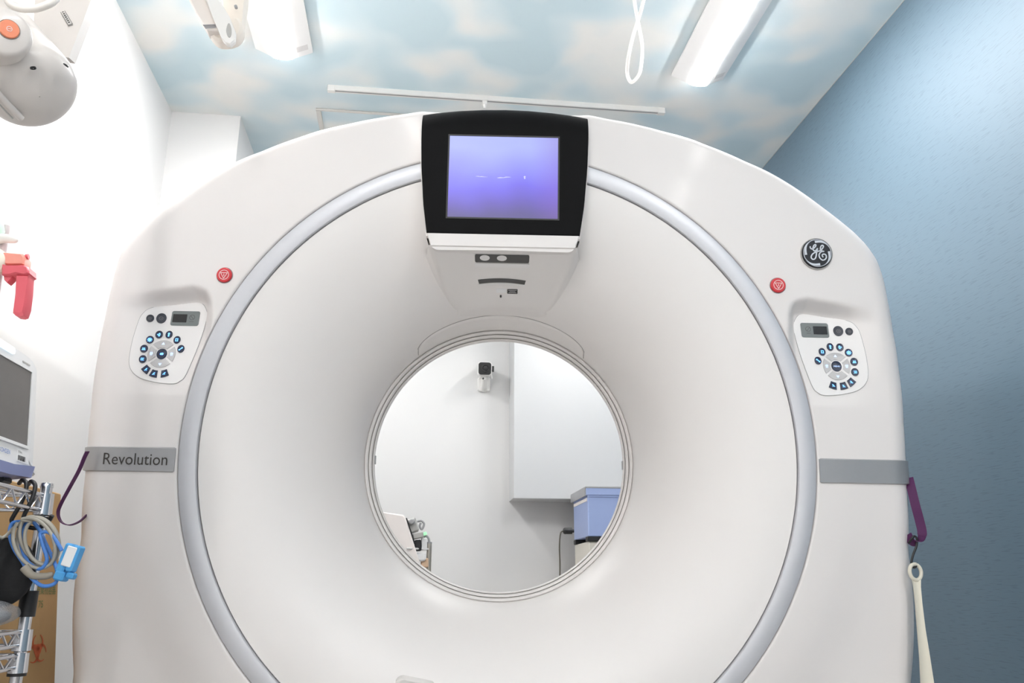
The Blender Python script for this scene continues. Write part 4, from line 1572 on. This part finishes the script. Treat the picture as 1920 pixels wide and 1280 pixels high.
# local frame: origin at the far bottom edge of the printed face
pt = at_y(115, 925, 2.25)
pb = at_y(103, 1280, 2.25)
slope = (pb - pt) / (pt.z - pb.z)
foot = pt + slope * pt.z
up_ = (pt - foot).normalized()
Mb = Matrix.Identity(4)
yv = Vector((0, -1, 0))
xv = up_.cross(yv)
if xv.x < 0:
    xv = -xv
for i in range(3):
    Mb[i][0], Mb[i][1], Mb[i][2], Mb[i][3] = xv[i], yv[i], up_[i], foot[i]
root.matrix_world = Mb
LBX = (pt - foot).length
MB().box((-0.14, 0.0, 0.012), (0.0, 0.34, LBX), bev=0.003).build('carton', M_CARD, root, 0)
MB().box((-0.085, -0.0006, LBX - 0.10), (-0.055, 0.3406, LBX + 0.0012)).build('tape', mat('tape_tan', (0.42, 0.28, 0.14, 1), 0.35, noise=0.03), root, 0)


def card_px(px_, py_):
    """point of the printed face under a pixel, in the carton's own coordinates"""
    d = ray(px_, py_)
    d = Vector(d)
    o = Vector((0, 0, CAMZ))
    n_ = xv
    s_ = (foot - o).dot(n_) / d.dot(n_)
    return Mb.inverted() @ (o + d * s_)


c_bio, c_l, c_r, c_t, c_b = card_px(70, 1218), card_px(56, 1218), card_px(85, 1214), card_px(72, 1178), card_px(66, 1253)
wy = (c_l.y - c_r.y) / 2
hz = (c_t.z - c_b.z) / 2
b = MB()
S_ = hz / 1.62
pf = lambda a, c, h: (0.0004 + h, c_bio.y - a * wy / 1.05, c_bio.z + c * S_)
for k in range(3):
    a0 = rad(90 + 120 * k)
    cx, cy = 0.62 * math.cos(a0), 0.62 * math.sin(a0)
    pts, ws = [], []
    for j in range(29):
        q = j / 28
        a = a0 + rad(28) + q * rad(360 - 56)
        pts.append((cx + 0.66 * math.cos(a), cy + 0.66 * math.sin(a)))
        ws.append(0.07 + 0.30 * math.sin(PI * q) ** 2)
    stroke(b, pts, ws, pf, 0, 0.0005)
stroke(b, circle(0, 0, 0.42, 24), 0.12, pf, 0, 0.0006, closed=True)
b.build('biohazard_mark', M_BIO, root, 0)
t0, t1, tb = card_px(67, 1113), card_px(104, 1110), card_px(67, 1095)
b = MB()
add_text(b, '廃棄物容器', lambda a, c: (0.0008, t0.y - a, t0.z + c), abs(t0.y - t1.y), abs(tb.z - t0.z))
if b.v:
    b.build('carton_lettering', M_GREEN, root, 0, recalc=False)
t0, t1, tb = card_px(71, 1139), card_px(80, 1138), card_px(71, 1126)
b = MB()
add_text(b, '75', lambda a, c: (0.0008, t0.y - a, t0.z + c), abs(t0.y - t1.y), abs(tb.z - t0.z))
b.build('carton_number', M_GREEN, root, 0, recalc=False)

# drip pole with fittings at the wall side
pp = at_y(-6, 560, 1.81)
root = thing('drip_pole', 'pale steel drip pole with cream knob beside the white wall', 'pole', (pp.x - 0.012, 1.81, 0.88))
bx, by = pp.x - 0.012, 1.81
b = MB().tube([(bx, by + 0.03, 0.8875), (bx, by + 0.03, 1.10), (bx, by + 0.012, 1.36), (bx - 0.002, by + 0.01, 1.47)], 0.0085, 14)
part(b, 'pole', mat('pole_pinkish', (0.62, 0.55, 0.56, 1), 0.4, noise=0.03), root, 60)
q = at_y(-14, 492, 1.79)
b = MB().lathe([(0.0005, -0.022), (0.016, -0.022), (0.026, -0.014), (0.030, 0.0), (0.027, 0.014), (0.018, 0.020), (0.0005, 0.021)], 32, lambda a, c, h: (q.x + a, q.y + h * 0.6, q.z + c * 1.15))
part(b, 'knob', M_CREAM, root, 60)
q = at_y(-8, 432, 1.80)
b = MB().lathe([(0.0005, -0.02), (0.012, -0.018), (0.018, 0.0), (0.012, 0.018), (0.0005, 0.02)], 24, lambda a, c, h: (q.x + a, q.y + c, q.z + h * 1.2))
part(b, 'top_knob', M_MINT, root, 60)
b = MB().tube(catmull([at_y(-6, 448, 1.80), at_y(10, 447, 1.80), at_y(24, 449, 1.80), at_y(33, 452, 1.80)], 4), [0.011, 0.011, 0.0108, 0.0105, 0.010, 0.0098, 0.0095, 0.009, 0.0085, 0.0075, 0.0065, 0.005, 0.003], 14)
part(b, 'side_tab', mat('tab_white', (0.80, 0.78, 0.74, 1), 0.45, noise=0.02), root, 60)
part(MB().lathe([(0.0005, 0.900), (0.012, 0.900), (0.014, 0.892), (0.024, 0.888), (0.024, 0.8862)], 20, lambda a, c, h: (bx + a, by + 0.03 + c, h)), 'flange', M_CHROME, root)

q0 = at_y(10, 481, 1.795)
root = thing('pole_clamp', 'red plastic clamp with downward handle on the drip pole', 'clamp', q0)


def pxpoly(pts, y, th, name, mt, bev=0.004):
    P_ = [at_y(a, c, y) for a, c in pts]
    b = MB().prism([(p.x, p.z) for p in P_], lambda a, c, h: (a, y + h, c), th, 0.0, bev=bev)
    return part(b, name, mt, root, 40)


pxpoly([(2, 472), (8, 472), (42, 475), (46, 482), (44, 495), (10, 496), (2, 494)], 1.785, 0.034, 'upper_jaw', M_SALMON)
pxpoly([(2, 494), (12, 496), (46, 496), (53, 500), (54, 511), (48, 514), (28, 513), (14, 515), (2, 514)], 1.780, 0.040, 'lower_jaw', M_CLAMP)
pxpoly([(30, 512), (53, 513), (51, 545), (47, 575), (42, 589), (36, 591), (27, 590), (22, 585), (26, 550)], 1.784, 0.030, 'handle', M_CLAMP, 0.006)
pxpoly([(6, 514), (26, 514), (20, 524), (13, 530), (7, 524)], 1.790, 0.02, 'wedge', M_CLAMP, 0.002)
k0 = at_y(44, 482, 1.80)
k1 = at_y(54, 481, 1.80)
part(MB().tube([k0, k0.lerp(k1, 0.45), k0.lerp(k1, 0.46), k1], [0.0042, 0.0042, 0.006, 0.006], 14), 'screw_knob', M_CLAMP, root)


# ================================================================== purple straps, hook and shoehorn
def ribbon(path, widthdirs, wd, th):
    rings = []
    n = len(path)
    for i in range(n):
        t = (Vector(path[min(i + 1, n - 1)]) - Vector(path[max(i - 1, 0)])).normalized()
        w_ = Vector(widthdirs[i])
        w_ = (w_ - t * w_.dot(t)).normalized()
        k = t.cross(w_)
        p = Vector(path[i])
        rings.append([tuple(p + w_ * a * wd / 2 + k * c * th / 2) for a, c in ((-1, -1), (1, -1), (1, 1), (-1, 1))])
    return MB().loft(rings, caps=True)


pts = [at_y(a, c, y) for a, c, y in ((164, 846, 1.985), (158, 858, 1.990), (148, 882, 1.995), (130, 915, 2.0), (114, 945, 2.005), (109, 962, 2.01), (115, 978, 2.015), (130, 984, 2.02), (148, 978, 2.03), (162, 966, 2.04))]
pp_ = catmull(pts, 5)
wdir = [(0.25 * math.cos(k / len(pp_) * 2), 1, 0) for k in range(len(pp_))]
tag(ribbon(pp_, wdir, 0.012, 0.0020).build('strap', M_PURPLE, smooth=50, loc=tuple(pp_[0])), 'purple strap looped from the scanner side that faces the white wall', 'strap', 'purple straps on the scanner')
YS = 1.835
pts = [at_y(a, c, YS + d) for a, c, d in ((1704, 896, 0.02), (1708, 912, 0.008), (1716, 945, 0.0), (1724, 975, 0.0), (1729, 998, 0.0), (1726, 1011, 0.003), (1716, 1016, 0.01), (1708, 1013, 0.018), (1702, 1002, 0.025))]
pp_ = catmull(pts, 5)
wdir = [(1, -0.9, 0.15) if k < 22 else (0.5, -1, 0.4) for k in range(len(pp_))]
tag(ribbon(pp_, wdir, 0.020, 0.0022).build('strap', M_PURPLE, smooth=50, loc=tuple(pp_[0])), 'purple strap on the blue wall side of the scanner holding a black hook', 'strap', 'purple straps on the scanner')
hp = [at_y(a, c, YS + 0.004) for a, c in ((1710, 1017), (1709, 1010), (1714, 1005), (1719, 1010), (1718, 1024), (1712, 1040), (1709, 1054), (1712, 1063), (1717, 1062), (1718, 1055))]
hp[0].y += 0.012
tag(MB().tube(catmull(hp, 6), 0.0026, 10).build('hanging_hook', M_BLK, smooth=60, loc=tuple(hp[0])), 'small black S hook between the purple strap and ivory shoehorn', 'hook')
root = thing('shoehorn', 'long ivory plastic shoehorn hanging by its ring beside the blue wall', 'shoehorn', at_y(1720, 1060, YS))
rc = at_y(1718, 1072, YS + 0.004)
b = MB()
b.tube([(rc.x - 0.002 + 0.0158 * math.cos(a), rc.y + 0.003 * math.cos(a), rc.z + 0.0175 * math.sin(a)) for a in [2 * PI * k / 24 for k in range(24)]], 0.0042, 10, closed=True)
part(b, 'hanging_ring', M_HORN, root, 60)
rings = []
for (cx, cy, hw) in ((1717, 1087, 0.0105), (1718, 1100, 0.0088), (1721, 1130, 0.0084), (1726, 1180, 0.0098), (1732, 1230, 0.0125), (1737, 1280, 0.0158), (1741, 1340, 0.0180), (1745, 1400, 0.0200), (1747, 1430, 0.0150)):
    p = at_y(cx, cy, YS + 0.004)
    ring = []
    for k in range(13):
        t = -1 + 2 * k / 12
        ring.append((p.x + t * hw, p.y - 0.004 + 0.35 * hw * (1 - t * t), p.z))
    for k in range(13):
        t = 1 - 2 * k / 12
        ring.append((p.x + t * hw * 0.92, p.y + 0.35 * hw * (1 - t * t) + 0.0, p.z))
    rings.append(ring)
part(MB().loft(rings, caps=True), 'blade', M_HORN, root, 50)


# ================================================================== seen through the bore
# white cabinet box on the far wall
cx0, cz0, cyf = 0.614, 1.212, 5.04
root = thing('wall_cabinet', 'large plain white cabinet box hung on the far wall', 'cabinet', (cx0, Y1, cz0))
part(MB().box((cx0, cyf + 0.018, cz0 + 0.006), (X1, Y1, ZC - 0.0)), 'carcass', M_CAB, root, 0)
part(MB().box((cx0 - 0.001, cyf, cz0), (X1 - 0.001, cyf + 0.018, ZC - 0.002), bev=0.003), 'door', M_CAB, root, 0)

# security camera
root = thing('security_camera', 'small black-fronted security camera on a white wall bracket', 'camera', at_y(908, 733, Y1))
q = at_y(909, 691, 5.16)
fwd = (Vector((0.15, 0, CAMZ + 0.5)) - q).normalized()
Mc, _ = frame(q, q + fwd, Vector((1, 0, 0)))
b = MB().prism(rrect(-0.046, -0.044, 0.046, 0.044, 0.018), lambda a, c, h: tuple(Mc @ Vector((a, c, h))), -0.09, 0.012, bev=0.004)
part(b, 'housing', M_SECW, root)
b = MB().prism(rrect(-0.041, -0.040, 0.041, 0.040, 0.017), lambda a, c, h: tuple(Mc @ Vector((a, c, h))), 0.010, 0.016, bev=0.002)
part(b, 'face', M_BLK, root)
b = MB().lathe([(0.027, 0.015), (0.027, 0.022), (0.019, 0.022), (0.016, 0.017), (0.0005, 0.018)], 28, lambda a, c, h: tuple(Mc @ Vector((a + 0.004, c + 0.003, h))))
part(b, 'lens', M_LCD, root)
b = MB().tube([tuple(Mc @ Vector((0.043, -0.035, -0.02))), tuple(Mc @ Vector((0.050, -0.06, -0.02)))], 0.004, 8)
part(b, 'aerial', M_SECW, root)
part(MB().box(tuple(at_y(923, 695, 5.16) - Vector((0.004, 0.01, 0.006))), tuple(at_y(926, 688, 5.16) + Vector((0.0, 0.01, 0.004)))), 'side_catch', M_BLK, root)
w0_, w1_ = at_y(908, 708, 5.18), at_y(907, 728, 5.27)
b = MB().tube([w0_, w0_.lerp(w1_, 0.4), w1_ + Vector((0, 0.02, 0))], [0.014, 0.018, 0.024], 14)
part(b, 'bracket_arm', M_SECW, root)
wp = at_y(907, 722, Y1)
b = MB().prism(rrect(-0.042, -0.045, 0.042, 0.050, 0.015), lambda a, c, h: (wp.x + a, Y1 - 0.0005 - h, wp.z + c), 0.0, 0.022, bev=0.006)
part(b, 'wall_plate', M_SECW, root)
q = at_y(906, 709, 5.15)
part(MB().lathe([(0.0005, 0.0), (0.006, 0.0), (0.006, 0.012)], 10, lambda a, c, h: (q.x + a, q.y + h, q.z + c)), 'pivot_screw', M_BLK, root)

# blue lidded unit on a cream cabinet
fx0, fy0 = 0.971, 4.60
zt, zl, zbm = 1.235, 1.190, 0.966
root = thing('blue_bin', 'blue lidded waste unit with grey lid standing on a cream cabinet', 'bin', (fx0, fy0, zbm))
part(MB().box((fx0 + 0.005, fy0 + 0.005, zbm), (1.50, 5.02, zl + 0.008), bev=0.004), 'body', M_BIN, root, 0)
part(MB().box((fx0 + 0.004, fy0 + 0.0, zl - 0.008), (1.502, fy0 + 0.006, zl + 0.002)), 'front_fold', M_BIN, root, 0)
part(MB().box((fx0 - 0.004, fy0 - 0.006, zl), (1.508, 5.03, zt), bev=0.004), 'lid_rim', M_BIN, root, 0)
part(MB().box((fx0 - 0.010, fy0 + 0.004, zl - 0.002), (fx0 - 0.003, 5.032, zt - 0.001)), 'lid_side', M_LID, root, 0)
part(MB().box((fx0 - 0.008, fy0 - 0.008, zt - 0.006), (1.512, 5.034, zt + 0.005), bev=0.002), 'lid_top', M_LID, root, 0)
part(MB().box((fx0 + 0.002, fy0 + 0.02, zl - 0.030), (fx0 + 0.006, 5.0, zl - 0.012)), 'side_trim', M_CART, root, 0)
for xx, yy in ((fx0 + 0.03, fy0 + 0.03), (1.45, fy0 + 0.03), (fx0 + 0.03, 4.98), (1.45, 4.98)):
    part(MB().box((xx - 0.03, yy - 0.025, zbm - 0.026), (xx + 0.05, yy + 0.035, zbm), bev=0.003), 'foot', M_BLK, root)
root = thing('cream_cabinet', 'cream cabinet under the blue bin at the far wall', 'cabinet', (1.2, 4.8, 0))
part(MB().box((fx0 + 0.01, fy0 + 0.02, 0.0), (1.50, 5.03, zbm - 0.026), bev=0.004), 'carcass', mat('cabinet_cream', (0.76, 0.72, 0.64, 1), 0.5, noise=0.02), root, 0)
for k in range(2):
    za = zbm - 0.06 - k * 0.42
    part(MB().box((fx0 + 0.07, fy0 + 0.008, za - 0.40), (1.46, fy0 + 0.02, za), bev=0.003), 'drawer', MATS['cabinet_cream'], root, 0)
pA, pB = at_y(1076, 995, 4.85), at_y(1056, 995, 4.85)
root = thing('power_cord', 'dark power cord with black plug in the side of the blue bin', 'cord', pA)
part(MB().tube([pA, pA.lerp(pB, 0.15), pA.lerp(pB, 0.18), pA.lerp(pB, 0.8), pA.lerp(pB, 0.82), pB], [0.010, 0.010, 0.018, 0.018, 0.020, 0.013], 14), 'plug', M_BLK, root)
cpts = catmull([pB, at_y(1051, 1000, 4.85), at_y(1049, 1025, 4.85), at_y(1050, 1060, 4.85), at_y(1049, 1110, 4.85), at_y(1048, 1200, 4.85)], 6)
part(MB().tube(cpts + [Vector((cpts[-1][0], 4.85, 0.006)), Vector((cpts[-1][0] - 0.05, 5.1, 0.006))], 0.0042, 8), 'cable', mat('cable_dark', (0.10, 0.09, 0.07, 1), 0.5, noise=0.05), root, 60)

# equipment cart at the far left
YQ = 4.50
root = thing('equipment_cart', 'cream equipment panel with clamp and steel pole at the far wall', 'cart', (0.0, YQ, 0))
tl, tr = at_y(690, 955, YQ), at_y(760, 965, YQ)
brr, bll = at_y(790, 1062, YQ), at_y(690, 1075, YQ)
poly = [(tl.x, tl.z), (tr.x - 0.012, tr.z + 0.001), (tr.x, tr.z - 0.010), (brr.x, brr.z), (bll.x, bll.z)]
part(MB().prism(poly, lambda a, c, h: (a, YQ + h, c), 0.10, 0.0, bev=0.008), 'panel', M_CART, root)
e0, e1 = at_y(762, 974, YQ + 0.03), at_y(777, 1016, YQ + 0.03)


def strip_box(pa, pb, w_, d_, name, mt, y0=0.0):
    M_, l_ = frame(pa, pb, Vector((1, 0, 0)))
    return part(MB().box((-w_ / 2, -d_ / 2, 0), (w_ / 2, d_ / 2, l_), M=M_, bev=min(w_, d_) * 0.15), name, mt, root)


strip_box(at_y(761, 972, YQ + 0.05), at_y(777, 1020, YQ + 0.05), 0.012, 0.08, 'edge_seal', M_BLK)
strip_box(at_y(770, 972, YQ + 0.06), at_y(778, 998, YQ + 0.06), 0.050, 0.06, 'hinge_plate', M_GREYP)
q = at_y(772, 977, YQ)
part(MB().lathe([(0.0005, 0), (0.010, 0), (0.015, 0.006), (0.015, 0.03)], 20, lambda a, c, h: (q.x + a, q.y + h, q.z + c)), 'hinge_bolt', M_LID, root)
strip_box(at_y(774, 1006, YQ + 0.05), at_y(794, 1002, YQ + 0.05), 0.03, 0.06, 'clamp_arm', M_GREYP)
strip_box(at_y(783, 1012, YQ + 0.05), at_y(784, 1033, YQ + 0.05), 0.036, 0.05, 'clamp_grip', M_BLK)
strip_box(at_y(795, 1008, YQ + 0.06), at_y(795, 1032, YQ + 0.06), 0.032, 0.03, 'socket_box', M_MON)
strip_box(at_y(788, 1003, YQ + 0.07), at_y(800, 999, YQ + 0.07), 0.016, 0.03, 'indicator', mat('indicator_green', (0.35, 0.8, 0.45, 1), 0.4, emit=(0.4, 0.9, 0.5, 1), estr=0.25))
strip_box(at_y(786, 1036, YQ + 0.06), at_y(786, 1052, YQ + 0.06), 0.07, 0.05, 'pale_block', M_MON)
strip_box(at_y(796, 1046, YQ + 0.08), at_y(796, 1064, YQ + 0.08), 0.04, 0.05, 'tan_block', mat('tan_plastic', (0.72, 0.50, 0.34, 1), 0.5, noise=0.03))
lp = catmull([at_y(a, c, YQ + 0.05) for a, c in ((782, 977), (790, 976), (795, 982), (791, 992), (787, 986), (789, 980))], 5)
part(MB().tube(lp, 0.006, 8), 'loop_cable', M_LID, root, 60)
p0_ = at_y(805, 1018, YQ + 0.08)
part(MB().tube([p0_, Vector((p0_.x, p0_.y, 0.05))], 0.0135, 16), 'pole', M_POLE, root, 50)
part(MB().tube([p0_ + Vector((0, 0, -0.002)), p0_ + Vector((0, 0, 0.006))], 0.0142, 16), 'pole_cap', M_LID, root, 50)
lp = catmull([p0_, at_y(804, 1010, YQ + 0.08), at_y(800, 1005, YQ + 0.08), at_y(794, 1006, YQ + 0.08)], 5)
part(MB().tube(lp, 0.006, 8), 'bent_rod', M_LID, root, 60)
part(MB().tube([at_y(762, 1028, YQ - 0.02), at_y(803, 1029, YQ + 0.07)], 0.005, 8), 'cross_rod', M_ALU, root, 60)
part(MB().box((bll.x - 0.02, YQ - 0.05, 0.0), (p0_.x + 0.03, YQ + 0.3, 0.06), bev=0.01), 'cart_base', M_GREYP, root)
part(MB().box((bll.x, YQ + 0.02, 0.06), (bll.x + 0.2, YQ + 0.10, bll.z + 0.02), bev=0.005), 'column', M_CART, root)
